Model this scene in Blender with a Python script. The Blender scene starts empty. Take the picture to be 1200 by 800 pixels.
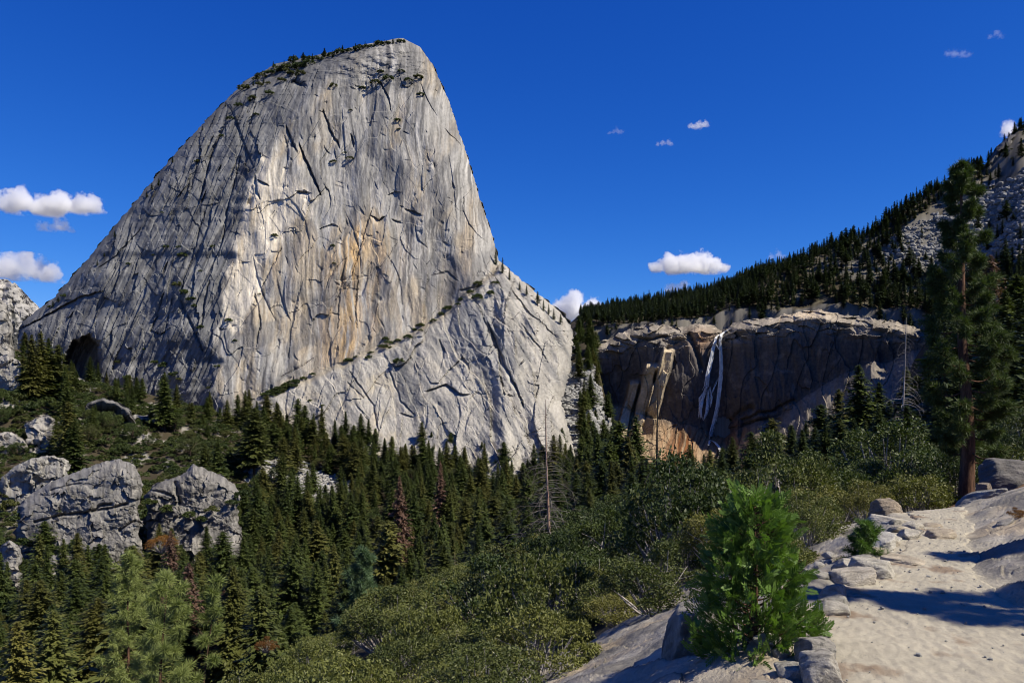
import bpy, math, random
import numpy as np
from mathutils import Vector, Matrix, Euler

random.seed(7)
RNG = np.random.default_rng(7)
SC = bpy.context.scene
COL = SC.collection
F, HY, CX = 900.0, 450.0, 600.0          # focal length, horizon row and centre column of the 1200 px wide view


def at(px, py, Y):
    return np.stack([(px - CX) / F * Y, Y + 0 * px, (HY - py) / F * Y], -1)


# ------------------------------------------------------------------ noise
_P = np.concatenate([RNG.permutation(256)] * 3).astype(np.int64)
_G = np.stack([np.cos(np.arange(256) * 2.399), np.sin(np.arange(256) * 2.399)], -1).astype(np.float32)


def perlin(x, y, seed=0):
    x = np.asarray(x, np.float64) + seed * 17.31
    y = np.asarray(y, np.float64) + seed * 9.77
    xi, yi = np.floor(x).astype(np.int64), np.floor(y).astype(np.int64)
    xf, yf = x - xi, y - yi
    u, v = xf * xf * xf * (xf * (xf * 6 - 15) + 10), yf * yf * yf * (yf * (yf * 6 - 15) + 10)
    xi &= 255
    yi &= 255

    def g(ox, oy):
        h = _P[_P[(xi + ox) & 255] + ((yi + oy) & 255)]
        return _G[h, 0] * (xf - ox) + _G[h, 1] * (yf - oy)
    a, b, c, d = g(0, 0), g(1, 0), g(0, 1), g(1, 1)
    return (a + u * (b - a) + v * (c - a) + u * v * (a - b - c + d)) * 1.5


def fbm(x, y, o=4, seed=0, gain=0.5):
    s, amp, f = 0.0, 1.0, 1.0
    for k in range(o):
        s = s + amp * perlin(x * f, y * f, seed + k * 3)
        amp *= gain
        f *= 2.03
    return s


def ridged(x, y, o=4, seed=0, gain=0.5):
    s, amp, f = 0.0, 1.0, 1.0
    for k in range(o):
        s = s + amp * (1 - np.abs(perlin(x * f, y * f, seed + k * 3)) * 2)
        amp *= gain
        f *= 2.03
    return s


def worley(x, y, seed=0):
    """distance to the nearest cell point, height of a tilted facet, random number of the cell"""
    xi, yi = np.floor(x).astype(np.int64), np.floor(y).astype(np.int64)
    d1 = np.full(np.shape(x), 9.0)
    d2 = d1.copy()
    rid = np.zeros(np.shape(x))
    tl = np.zeros(np.shape(x))
    for ox in (-1, 0, 1):
        for oy in (-1, 0, 1):
            cx, cy = xi + ox, yi + oy
            h = _P[_P[(cx + seed * 31) & 255] + ((cy + seed * 7) & 255)]
            h2 = _P[h + 57]
            d = np.hypot(cx + h / 256.0 - x, cy + h2 / 256.0 - y)
            near = d < d1
            d2 = np.where(near, d1, np.minimum(d2, d))
            rid = np.where(near, _P[h2 + 11] / 256.0, rid)
            tl = np.where(near, (x - cx - h / 256.0) * (_P[h2 + 33] / 128.0 - 1) + (y - cy - h2 / 256.0) * (_P[h + 91] / 128.0 - 1), tl)
            d1 = np.where(near, d, d1)
    return d1, tl, rid


def sstep(a, b, x):
    t = np.clip((x - a) / (b - a), 0, 1)
    return t * t * (3 - 2 * t)


def lerp(a, b, t):
    return a + (b - a) * t


def cmix(c, d, t):
    return c * (1 - t[..., None]) + np.asarray(d) * t[..., None]


def seg_dist(u, v, pts):
    """distance in pixels from each (u, v) to a polyline, and the position along it 0..1"""
    best = np.full(u.shape, 1e9)
    pos = np.zeros(u.shape)
    n = len(pts) - 1
    for i in range(n):
        (x0, y0), (x1, y1) = pts[i], pts[i + 1]
        dx, dy = x1 - x0, y1 - y0
        t = np.clip(((u - x0) * dx + (v - y0) * dy) / max(dx * dx + dy * dy, 1e-9), 0, 1)
        d = np.hypot(u - x0 - t * dx, v - y0 - t * dy)
        m = d < best
        best = np.where(m, d, best)
        pos = np.where(m, (i + t) / n, pos)
    return best, pos


def in_poly(u, v, poly):
    c = np.zeros(u.shape, bool)
    n = len(poly)
    for i in range(n):
        (x0, y0), (x1, y1) = poly[i], poly[(i + 1) % n]
        if y0 == y1:
            continue
        m = ((y0 > v) != (y1 > v)) & (u < (x1 - x0) * (v - y0) / (y1 - y0) + x0)
        c ^= m
    return c


def poly_sd(u, v, poly):
    d, _ = seg_dist(u, v, list(poly) + [poly[0]])
    return np.where(in_poly(u, v, poly), -d, d)


# ------------------------------------------------------------------ meshes
def mk_mesh(name, V, Q, mats=(), midx=None, smooth=False, col=None):
    V = np.ascontiguousarray(V, np.float32).reshape(-1, 3)
    Q = np.ascontiguousarray(Q, np.int32)
    me = bpy.data.meshes.new(name)
    n, k = Q.shape
    me.vertices.add(len(V))
    me.vertices.foreach_set('co', V.ravel())
    me.loops.add(n * k)
    me.loops.foreach_set('vertex_index', Q.ravel())
    me.polygons.add(n)
    me.polygons.foreach_set('loop_start', np.arange(0, n * k, k, dtype=np.int32))
    me.polygons.foreach_set('use_smooth', np.full(n, smooth, bool))
    for m in mats:
        me.materials.append(m)
    if midx is not None:
        me.polygons.foreach_set('material_index', np.ascontiguousarray(midx, np.int32))
    if col is not None:
        c = np.ones((len(V), 4), np.float32)
        c[:, :3] = np.asarray(col, np.float32).reshape(-1, 3)
        a = me.color_attributes.new('Col', 'FLOAT_COLOR', 'POINT')
        a.data.foreach_set('color', c.ravel())
    me.update(calc_edges=True)
    return me


def grid_quads(r, c, off=0, flip=False):
    i = np.arange(r - 1)[:, None] * c + np.arange(c - 1)[None, :] + off
    q = np.stack([i, i + 1, i + c + 1, i + c], -1).reshape(-1, 4)
    return q[:, ::-1] if flip else q


def link(name, me, parent=None, loc=None):
    o = bpy.data.objects.new(name, me)
    COL.objects.link(o)
    if parent is not None:
        o.parent = parent
    if loc is not None:
        o.location = loc
    return o


def tag(o, label=None, cat=None, group=None, kind=None):
    for k, v in (('label', label), ('category', cat), ('group', group), ('kind', kind)):
        if v:
            o[k] = v
    return o


def empty(name, loc=(0, 0, 0), rz=0.0, sc=1.0):
    o = bpy.data.objects.new(name, None)
    COL.objects.link(o)
    o.location = loc
    o.rotation_euler = (0, 0, rz)
    o.scale = (sc,) * 3 if not hasattr(sc, '__len__') else sc
    return o


def copy_tree(o, parent=None):
    c = o.copy()
    COL.objects.link(c)
    if parent is not None:
        c.parent = parent
    for ch in list(o.children):
        copy_tree(ch, c)
    return c


# ------------------------------------------------------------------ materials
class NT:
    def __init__(self, name):
        self.m = bpy.data.materials.new(name)
        self.m.use_nodes = True
        self.t = self.m.node_tree
        self.t.nodes.clear()
        self.out = self.n('ShaderNodeOutputMaterial')

    def n(self, kind, **kw):
        nd = self.t.nodes.new(kind)
        for k, v in kw.items():
            if k.startswith('i_'):
                nd.inputs[k[2:].replace('_', ' ')].default_value = v
            else:
                setattr(nd, k, v)
        return nd

    def l(self, a, b):
        self.t.links.new(a, b)

    def val(self, x, sock):
        if hasattr(x, 'is_output'):
            self.l(x, sock)
        else:
            sock.default_value = x

    def math(self, op, a, b=0.0, c=None, clamp=False):
        nd = self.n('ShaderNodeMath', operation=op, use_clamp=clamp)
        self.val(a, nd.inputs[0])
        self.val(b, nd.inputs[1])
        if c is not None:
            self.val(c, nd.inputs[2])
        return nd.outputs[0]

    def mix(self, fac, a, b, mode='MIX'):
        nd = self.n('ShaderNodeMix', data_type='RGBA', blend_type=mode)
        self.val(fac, nd.inputs[0])
        for x, s in ((a, nd.inputs[6]), (b, nd.inputs[7])):
            if isinstance(x, (tuple, list)):
                x = (*x[:3], 1)
            self.val(x, s)
        return nd.outputs[2]

    def noise(self, scale, detail=6, rough=0.6, vec=None, dist=0.0):
        nd = self.n('ShaderNodeTexNoise', noise_dimensions='3D')
        nd.inputs['Scale'].default_value = scale
        nd.inputs['Detail'].default_value = detail
        nd.inputs['Roughness'].default_value = rough
        nd.inputs['Distortion'].default_value = dist
        if vec is not None:
            self.l(vec, nd.inputs['Vector'])
        return nd.outputs['Fac']

    def coords(self):
        return self.n('ShaderNodeTexCoord').outputs['Object']

    def stretch(self, vec, sc, rot=(0, 0, 0)):
        nd = self.n('ShaderNodeMapping')
        self.l(vec, nd.inputs['Vector'])
        nd.inputs['Scale'].default_value = sc
        nd.inputs['Rotation'].default_value = rot
        return nd.outputs[0]

    def ramp(self, x, lo, hi, a=0.0, b=1.0):
        nd = self.n('ShaderNodeMapRange', interpolation_type='SMOOTHSTEP')
        self.l(x, nd.inputs[0])
        for i, v in enumerate((lo, hi, a, b)):
            nd.inputs[i + 1].default_value = v
        return nd.outputs[0]

    def bsdf(self, color, rough=0.85, bump=None, strength=0.5, dist=0.1, spec=0.25):
        b = self.n('ShaderNodeBsdfPrincipled')
        self.val(color if not isinstance(color, tuple) else (*color, 1), b.inputs['Base Color'])
        self.val(rough, b.inputs['Roughness'])
        b.inputs['Specular IOR Level'].default_value = spec
        if bump is not None:
            bn = self.n('ShaderNodeBump')
            bn.inputs['Strength'].default_value = strength
            bn.inputs['Distance'].default_value = dist
            self.l(bump, bn.inputs['Height'])
            self.l(bn.outputs[0], b.inputs['Normal'])
        return b.outputs[0]

    def done(self, sh):
        self.l(sh, self.out.inputs['Surface'])
        return self.m


def rock_mat(name, s1, s2, bump_d, amount=0.35, stretch=None, strength=0.6):
    """granite: the Col attribute carries stains, lichen and some painted shade; noise adds grain"""
    t = NT(name)
    v = t.coords()
    if stretch:
        v2 = t.stretch(v, stretch)
    else:
        v2 = v
    c = t.n('ShaderNodeAttribute', attribute_name='Col').outputs['Color']
    n1 = t.noise(s1, 8, 0.65, v2)
    n2 = t.noise(s2, 5, 0.7, v)
    f = t.math('MULTIPLY_ADD', n1, 2 * amount, 1 - amount)
    f2 = t.math('MULTIPLY_ADD', n2, 1.5 * amount, 1 - .75 * amount)
    ff = t.math('MULTIPLY', f, f2)
    comb = t.n('ShaderNodeCombineColor')
    for i in range(3):
        t.l(ff, comb.inputs[i])
    col = t.mix(1.0, c, comb.outputs[0], 'MULTIPLY')
    h = t.math('ADD', n1, t.math('MULTIPLY', n2, 0.5))
    return t.done(t.bsdf(col, 0.9, h, strength, bump_d, 0.15))


def leaf_mat(name, dark, light, trans=0.25, hue=None, rough=0.55, spec=0.3):
    """leaves and needles: each leaf carries a random number in Col.r, each plant its own through Object Info"""
    t = NT(name)
    a = t.n('ShaderNodeAttribute', attribute_name='Col')
    s = t.n('ShaderNodeSeparateColor')
    t.l(a.outputs['Color'], s.inputs[0])
    ob = t.n('ShaderNodeObjectInfo').outputs['Random']
    f = t.math('ADD', t.math('MULTIPLY', s.outputs[0], 0.6), t.math('MULTIPLY', ob, 0.5), clamp=True)
    c = t.mix(f, dark, light)
    if hue:
        # some plants lean to another tone
        ob2 = t.math('FRACT', t.math('MULTIPLY', ob, 7.31))
        c = t.mix(t.ramp(ob2, 0.55, 1.0, 0, 0.65), c, hue)
    d = t.bsdf(c, rough, spec=spec)
    tr = t.n('ShaderNodeBsdfTranslucent')
    t.l(t.mix(1.0, c, (1.15, 1.3, .5), 'MULTIPLY'), tr.inputs['Color'])
    mx = t.n('ShaderNodeMixShader')
    mx.inputs[0].default_value = trans
    t.l(d, mx.inputs[1])
    t.l(tr.outputs[0], mx.inputs[2])
    return t.done(mx.outputs[0])


def bark_mat(name, a, b, scale=6.0):
    t = NT(name)
    v = t.coords()
    n = t.noise(scale, 5, 0.7, t.stretch(v, (1, 1, 0.2)))
    c = t.mix(t.ramp(n, 0.35, 0.65), a, b)
    return t.done(t.bsdf(c, 0.95, n, 0.7, 0.04, 0.1))


M_DOME = rock_mat('granite_dome', 0.10, 0.6, 0.8, 0.22, (1, 1, 0.3), 0.4)
M_CLIFF = rock_mat('granite_cliff', 0.07, 0.5, 1.5, 0.35, (1, 1, 0.3), 0.6)
M_OUTCROP = rock_mat('granite_outcrop', 0.12, 0.8, 0.8, 0.4, (1, 1, 0.5), 0.7)
M_TERRAIN = rock_mat('mountain_ground', 3.0, 34.0, 0.035, 0.5, None, 0.9)
M_BOULDER = rock_mat('boulder_granite', 3.0, 22.0, 0.06, 0.6, None, 0.9)
M_TALUS = rock_mat('talus_granite', 0.2, 1.2, 0.3, 0.35, None, 0.5)
M_SAND = rock_mat('trail_sand', 9.0, 80.0, 0.012, 0.26, None, 0.9)

M_FIR = leaf_mat('fir_needles', (.020, .034, .008), (.088, .110, .026), .22, (.110, .098, .024))
M_PINE = leaf_mat('pine_needles', (.016, .028, .010), (.050, .068, .022), .15, (.045, .06, .022))
M_BUSH = leaf_mat('bush_leaves', (.034, .050, .012), (.150, .158, .042), .25, (.165, .145, .034))
M_SCRUB = leaf_mat('scrub_leaves', (.015, .030, .007), (.066, .086, .019), .2, (.078, .074, .019))
M_RUST = leaf_mat('rust_leaves', (.10, .045, .012), (.22, .10, .02), .25)
M_CEDAR = leaf_mat('cedar_sprays', (.026, .064, .010), (.105, .18, .030), .3)
M_PONDEROSA = leaf_mat('ponderosa_needles', (.022, .042, .010), (.085, .115, .026), .2)
M_PALEPINE = leaf_mat('pale_pine_needles', (.09, .125, .03), (.235, .27, .085), .25)
M_BLUEPINE = leaf_mat('young_pine_needles', (.05, .09, .045), (.10, .155, .075), .25)
M_DEADNEEDLE = leaf_mat('dead_needles', (.09, .055, .04), (.16, .09, .06), .15)
M_BARK = bark_mat('dark_bark', (.035, .026, .02), (.09, .065, .048))
M_REDBARK = bark_mat('pine_bark', (.045, .028, .02), (.15, .085, .055), 9)
M_DEADWOOD = bark_mat('dead_wood', (.13, .115, .105), (.36, .33, .30), 5)
M_GREYWOOD = bark_mat('weathered_wood', (.07, .06, .052), (.20, .18, .16), 5)
M_SNAGBARK = bark_mat('snag_bark', (.22, .12, .07), (.34, .30, .27), 2.0)
M_BURNT = bark_mat('burnt_wood', (.012, .011, .010), (.05, .045, .04), 5)

# ------------------------------------------------------------------ light and camera
SUN_AZ, SUN_EL = math.radians(115), math.radians(49)     # azimuth clockwise from the viewing direction (+Y)
S = Vector((math.sin(SUN_AZ) * math.cos(SUN_EL), math.cos(SUN_AZ) * math.cos(SUN_EL), math.sin(SUN_EL)))
sl = bpy.data.lights.new('sun', 'SUN')
sl.energy = 5.0
sl.angle = math.radians(0.5)
sl.color = (1.0, 0.93, 0.79)
so = bpy.data.objects.new('sun', sl)
COL.objects.link(so)
so.rotation_euler = S.to_track_quat('Z', 'Y').to_euler()
so.location = (60, -40, 120)

w = bpy.data.worlds.new('World')
SC.world = w
w.use_nodes = True
nt = w.node_tree
nt.nodes.clear()
sky = nt.nodes.new('ShaderNodeTexSky')
sky.sky_type = 'NISHITA'
sky.sun_disc = False
sky.sun_elevation = SUN_EL
sky.sun_rotation = SUN_AZ
sky.altitude = 3000
sky.air_density = 1.0
sky.dust_density = 0.0
sky.ozone_density = 6.0
# the deep blue of a polarised mountain sky: one grade per channel
sep, comb = nt.nodes.new('ShaderNodeSeparateColor'), nt.nodes.new('ShaderNodeCombineColor')
nt.links.new(sky.outputs[0], sep.inputs[0])
for i, (g_, a_) in enumerate(((1.9, 2.03), (1.16, 1.07), (.71, 1.258))):
    pw, ml = nt.nodes.new('ShaderNodeMath'), nt.nodes.new('ShaderNodeMath')
    pw.operation, ml.operation, ml.use_clamp = 'POWER', 'MULTIPLY', False
    pw.inputs[1].default_value = g_
    ml.inputs[1].default_value = a_ * .085 ** g_ / .085
    nt.links.new(sep.outputs[i], pw.inputs[0])
    nt.links.new(pw.outputs[0], ml.inputs[0])
    nt.links.new(ml.outputs[0], comb.inputs[i])
bg = nt.nodes.new('ShaderNodeBackground')
bg.inputs['Strength'].default_value = 0.06
wo = nt.nodes.new('ShaderNodeOutputWorld')
nt.links.new(comb.outputs[0], bg.inputs['Color'])
nt.links.new(bg.outputs[0], wo.inputs['Surface'])

cd = bpy.data.cameras.new('camera')
cd.sensor_width = 36
cd.lens = F / 1200 * 36
cd.shift_y = (HY - 400) / 1200
cd.clip_start = 0.1
cd.clip_end = 60000
cam = bpy.data.objects.new('camera', cd)
COL.objects.link(cam)
cam.rotation_euler = (math.pi / 2, 0, 0)
SC.camera = cam
SC.view_settings.view_transform = 'Standard'
SC.view_settings.look = 'None'
SC.view_settings.exposure = 0.5
SC.view_settings.gamma = 1.0
SC.render.engine = 'CYCLES'
cy = SC.cycles
cy.max_bounces = 10
cy.diffuse_bounces = 2
cy.glossy_bounces = 1
cy.transmission_bounces = 2
cy.volume_bounces = 8
cy.volume_step_rate = 0.3
cy.transparent_max_bounces = 24
cy.use_denoising = True
cy.denoiser = "OPENIMAGEDENOISE"
cy.denoising_input_passes = "RGB_ALBEDO_NORMAL"
cy.use_adaptive_sampling = True
cy.filter_width = 1.0
cy.adaptive_threshold = 0.01

# ================================================================== TERRAIN
YK = np.log(np.array([8, 12, 20, 35, 55, 80, 120, 170, 220, 280, 350, 430, 520, 620, 720, 800, 870, 1000, 1300, 2000, 9000.]))
CK = np.array([-700, 0, 100, 200, 300, 400, 500, 600, 690, 735, 800, 900, 1000, 1090, 1150, 1200, 1900.])
_low = {
    0: [1100, 1080, 1010, 960, 950, 945, 900, 845, 785, 725, 650, 540, 455, 420, 410, 410, 412, 430, 445, 450, 450],
    100: [1080, 1040, 980, 930, 920, 915, 885, 835, 785, 725, 655, 555, 490, 455, 445, 445, 445, 445, 450, 450, 450],
    200: [1050, 1000, 950, 905, 890, 885, 865, 830, 785, 730, 665, 585, 515, 480, 470, 465, 460, 455, 450, 450, 450],
    300: [1000, 960, 905, 870, 865, 860, 850, 825, 785, 735, 675, 610, 550, 500, 480, 470, 460, 455, 450, 450, 450],
    400: [960, 905, 840, 785, 768, 795, 830, 820, 780, 735, 680, 620, 568, 522, 500, 480, 465, 455, 450, 450, 450],
    500: [910, 865, 802, 745, 708, 694, 732, 760, 755, 725, 680, 622, 575, 535, 510, 490, 470, 455, 450, 450, 450],
    600: [860, 825, 772, 716, 684, 668, 682, 705, 708, 692, 660, 620, 582, 548, 515, 485, 460, 440, 430, 440, 450],
    690: [800, 765, 716, 670, 638, 620, 628, 645, 648, 636, 620, 600, 572, 535, 490, 455, 415, 380, 366, 395, 440],
    735: [770, 735, 694, 652, 626, 608, 612, 625, 630, 622, 612, 605, 600, 590, 575, 560, 560, 560, 560, 560, 500],
    800: [735, 700, 668, 635, 611, 598, 598, 608, 615, 614, 608, 604, 602, 600, 590, 580, 580, 580, 580, 560, 500],
    900: [685, 648, 628, 610, 595, 585, 580, 580, 585, 595, 600, 600, 595, 590, 580, 575, 570, 570, 570, 560, 500],
    1000: [640, 625, 605, 592, 582, 575, 568, 562, 560, 560, 562, 565, 565, 565, 565, 565, 565, 565, 565, 560, 500],
    1090: [615, 606, 603, 580, 568, 560, 553, 545, 532, 518, 498, 472, 442, 412, 400, 398, 398, 398, 398, 430, 450],
    1150: [600, 592, 583, 572, 560, 550, 540, 532, 522, 508, 492, 474, 452, 424, 388, 346, 300, 192, 240, 320, 440],
    1200: [585, 578, 566, 548, 532, 520, 510, 502, 492, 478, 460, 438, 410, 376, 330, 282, 236, 152, 200, 310, 440],
}
_low[-700] = _low[0]
_low[1900] = [480, 470, 450, 420, 395, 370, 350, 330, 310, 285, 255, 220, 180, 140, 105, 80, 60, 40, 90, 250, 430]
LOW = np.array([_low[int(c)] for c in CK], float)
YA = np.log(np.array([600, 700, 780, 870, 1000, 1300, 2000, 9000.]))
CA = np.array([690, 735, 800, 900, 1000, 1090, 1150, 1900.])
HIGH = np.array([
    [540, 500, 460, 415, 380, 366, 395, 440],
    [390, 390, 390, 386, 376, 358, 385, 440],
    [392, 392, 390, 386, 368, 347, 380, 440],
    [384, 382, 380, 374, 322, 322, 370, 440],
    [385, 380, 374, 358, 284, 305, 360, 440],
    [430, 402, 388, 352, 228, 262, 350, 440],
    [432, 396, 356, 300, 192, 240, 320, 440],
    [432, 396, 356, 300, 192, 240, 320, 440.]])


def table(cols, rows, T, px, ly):
    px = np.clip(px, cols[0], cols[-1])
    ly = np.clip(ly, rows[0], rows[-1])
    i = np.clip(np.searchsorted(cols, px, side='right') - 1, 0, len(cols) - 2)
    j = np.clip(np.searchsorted(rows, ly, side='right') - 1, 0, len(rows) - 2)
    a = (px - cols[i]) / (cols[i + 1] - cols[i])
    b = (ly - rows[j]) / (rows[j + 1] - rows[j])
    a = a * a * (3 - 2 * a) * .5 + a * .5
    b = b * b * (3 - 2 * b) * .3 + b * .7
    return (T[i, j] * (1 - a) + T[i + 1, j] * a) * (1 - b) + (T[i, j + 1] * (1 - a) + T[i + 1, j + 1] * a) * b


def cliff_base_D(px):
    """distance of the waterfall cliff's face along each column"""
    return np.interp(px, [690, 735, 765, 825, 850, 900, 1000, 1095, 1150], [945, 925, 903, 895, 889, 867, 831, 799, 782])


EL = np.array([(-9, -3), (-3.0, 0.0), (-.6, 1), (.8, 2.5), (1.75, 4), (2.05, 5.2), (2.65, 6.4), (3.65, 7.6), (4.5, 8.7), (5.35, 10.2), (6.2, 12), (7, 15), (9, 22)], float)
ER = np.array([(-7, -3), (.5, 0.0), (1.8, 1), (2.8, 2.5), (3.45, 4), (3.62, 5.2), (4.0, 6.5), (4.55, 7.6), (5.15, 8.7), (5.9, 9.9), (7, 12), (8, 15), (10.5, 22)], float)


def saw_(x):
    return x - np.floor(x)


def near_z(X, Y):
    xl, xr = np.interp(Y, EL[:, 1], EL[:, 0]), np.interp(Y, ER[:, 1], ER[:, 0])
    zt = -1.65 - .02 * Y
    dl, dr = np.maximum(xl - X, 0) * .78, np.maximum(X - xr, 0) * .8
    z = zt - (.16 * dl + .35 * np.maximum(dl - .25, 0) + .012 * np.minimum(dl, 12) ** 2)
    rr = np.minimum(dr, 9)
    return z + .40 * np.sqrt(rr * rr + .02) - .0566 + .12 * np.maximum(dr - 9, 0)


def near_mask(X, Y):
    """distance to the trail: negative inside"""
    xl, xr = np.interp(Y, EL[:, 1], EL[:, 0]), np.interp(Y, ER[:, 1], ER[:, 0])
    return np.maximum(xl - X, X - xr)


def terrain_z(X, Y, detail=True):
    X, Y = np.asarray(X, float), np.asarray(Y, float)
    Yc = np.maximum(Y, 0.5)
    px = CX + F * X / Yc
    ly = np.log(Yc)
    zl = (HY - table(CK, YK, LOW, px, ly)) / F * Yc
    zh = (HY - table(CA, YA, HIGH, px, ly)) / F * Yc
    D = cliff_base_D(px)
    k = sstep(D + 18, D + 34, Yc) * sstep(680, 690, px) * (1 - sstep(1149, 1152, px))
    z = zl * (1 - k) + zh * k
    wn = 1 - sstep(10.2, 14, Y)
    z = z * (1 - wn) + near_z(X, Y) * wn
    if detail:
        far = sstep(30, 150, Yc)
        z = z + far * (fbm(X / 45, Y / 45, 4, 3) * np.minimum(Yc / 130, 6))
        z = z + (1 - far) * sstep(11, 20, Yc) * fbm(X / 3.5, Y / 3.5, 4, 5) * .35
        off = near_mask(X, np.minimum(Y, 30))
        nr = wn * sstep(-.05, .35, off)
        # exfoliating granite beside the trail: thin overlapping sheets and grain
        a = (X * .8 + Y * .6) / .9 + fbm(X / 1.3, Y / 1.3, 3, 12) * .5
        sheet = (a - np.floor(a))
        b = (X * .5 + Y * .86) / .33 + fbm(X / .6, Y / .6, 3, 15) * .8
        z = z + nr * (fbm(X / .8, Y / .8, 5, 8) * .05 + .085 * sheet + .03 * (b - np.floor(b)))
    return z


def ground(px, Y):
    X = (px - CX) / F * Y
    return float(X), float(Y), float(terrain_z(np.array([X]), np.array([Y]))[0])


pcols = np.concatenate([CX + F * np.tan(np.radians(np.linspace(-78, -34.5, 40))), np.arange(-15, 1216, 1.6), CX + F * np.tan(np.radians(np.linspace(34.8, 78, 40)))])
yrows = np.concatenate([np.geomspace(.25, 3.9, 22), np.geomspace(4, 13, 270), np.geomspace(13.15, 100, 120), np.geomspace(101.5, 1400, 330), np.geomspace(1450, 30000, 18)])
PX, YY = np.meshgrid(pcols, yrows)
XX = (PX - CX) / F * YY
ZZ = terrain_z(XX, YY)
# colours: what the ground itself is made of
PYg = HY - ZZ * F / YY
n1 = fbm(XX / 30, YY / 30, 4, 21)
soil = np.array([.055, .046, .030])
c = np.broadcast_to(soil, XX.shape + (3,)).copy() * (1 + .3 * n1[..., None])
hill = sstep(695, 760, PX) * sstep(820, 900, YY) + sstep(1080, 1160, PX) * sstep(180, 320, YY)
hill = np.clip(hill, 0, 1)
c = cmix(c, np.array([.13, .118, .085]), hill * sstep(-.05, .5, fbm(XX / 14, YY / 14, 4, 24)))
tal = sstep(0, .35, .25 + fbm(XX / 25, YY / 25, 3, 27) - np.clip((poly_sd(PX, PYg, [(960, 315), (1000, 285), (1100, 255), (1200, 205), (1215, 290), (1150, 320), (1040, 330)])) / 12, -1, 2)) * hill
c = cmix(c, np.array([.15, .145, .135]), tal)
gul = sstep(632, 648, PX + 10 * n1) * (1 - sstep(712, 730, PX + 10 * n1)) * sstep(560, 600, YY) * (1 - sstep(760, 860, YY)) * sstep(-.35, .1, fbm(XX / 9, YY / 14, 4, 33))
c = cmix(c, np.array([.34, .325, .30]), gul)
lt = (1 - sstep(250, 320, PX + 20 * n1)) * sstep(340, 400, YY + 20 * n1) * sstep(.0, .5, fbm(XX / 16, YY / 30, 5, 29))
c = cmix(c, np.array([.30, .29, .275]), lt)
ta2 = 1 - sstep(-6, 6, poly_sd(PX, PYg, [(270, 535), (330, 540), (420, 575), (410, 592), (330, 580), (285, 560)]) + 6 * n1)
c = cmix(c, np.array([.40, .39, .375]), ta2)
clear = (1 - sstep(-4, 5, poly_sd(PX, PYg, [(440, 660), (485, 660), (485, 690), (450, 695)]))) * sstep(150, 200, YY)
c = cmix(c, np.array([.33, .28, .22]), clear)
# granite beside the trail
nr = (1 - sstep(12.5, 15, YY))
gn = fbm(XX / .5, YY / .5, 5, 31)
gran = np.array([.40, .375, .335]) * (1 + .16 * gn[..., None]) 
lich = sstep(.05, .45, fbm(XX / .9, YY / .9, 5, 35))
gran = cmix(gran, np.array([.16, .155, .15]), lich * .75)
tanst = sstep(.2, .6, fbm(XX / 1.7, YY / 1.7, 3, 38))
gran = cmix(gran, np.array([.48, .385, .265]), tanst * .6)
qa = (XX * .8 + YY * .6) / .9 + fbm(XX / 1.3, YY / 1.3, 3, 12) * .5
qb = (XX * .5 + YY * .86) / .33 + fbm(XX / .6, YY / .6, 3, 15) * .8
crk = np.maximum(np.exp(-(np.minimum(saw_(qa), 1 - saw_(qa)) / .05) ** 2), .7 * np.exp(-(np.minimum(saw_(qb), 1 - saw_(qb)) / .07) ** 2) * sstep(0, .3, fbm(XX / 1.1, YY / 1.1, 3, 44)))
gran = cmix(gran, np.array([.085, .08, .072]), crk * .75)
sandy = 1 - sstep(-.1, .35, near_mask(XX, YY) + .25 * fbm(XX / .7, YY / .7, 3, 41))
gran = cmix(gran, np.array([.40, .372, .312]), sandy)
c = cmix(c, np.zeros(3), nr) + gran * nr[..., None]
steep = np.gradient(ZZ, axis=0) / np.maximum(np.gradient(YY, axis=0), 1e-6)
stp = sstep(.75, 1.3, steep) * sstep(500, 600, YY)
c = cmix(c, np.array([.21, .20, .18]) * (1 + .25 * fbm(XX / 6, ZZ / 9, 4, 46)[..., None]), stp * .9)
brown = sstep(12, 15, YY) * (1 - sstep(30, 45, YY)) * sstep(1080, 1120, PX)
c = cmix(c, np.array([.22, .135, .075]), brown * .8)
c = c * np.array([.80, .77, .71])
me = mk_mesh('terrain', np.stack([XX, YY, ZZ], -1), grid_quads(*XX.shape), [M_TERRAIN], smooth=True, col=c)
tag(link('terrain', me), kind='structure')

# the sandy trail, a sheet laid on the ground
ts, us = np.linspace(2.0, 13.2, 420), np.linspace(-.12, 1.12, 150)
TY, TU = np.meshgrid(ts, us, indexing='ij')
xl, xr = np.interp(TY, EL[:, 1], EL[:, 0]), np.interp(TY, ER[:, 1], ER[:, 0])
TX = xl + (xr - xl) * TU
wob = .09 * fbm(TX / .5, TY / .5, 4, 51)
tz = terrain_z(TX, TY) + .02
edge = np.minimum(TU + .10, 1.10 - TU) * (xr - xl) + wob
tz = tz - .06 * (1 - sstep(-.02, .10, edge)) + .007 * fbm(TX / .35, TY / .35, 4, 53) + .008 * fbm(TX / .06, TY / .06, 2, 55)
tc = np.array([.405, .378, .318]) * (1 + .10 * fbm(TX / .9, TY / .9, 4, 57)[..., None])
tc = cmix(tc, np.array([.17, .10, .06]), .65 * sstep(.35, .8, fbm(TX / .5, TY / .5, 5, 59) + .35 * sstep(.25, 0, TU)))
tc = tc * np.array([.80, .77, .71])
me = mk_mesh('path', np.stack([TX, TY, tz], -1), grid_quads(*TX.shape), [M_SAND], smooth=True, col=tc)
tag(link('path', me), kind='structure')


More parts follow.
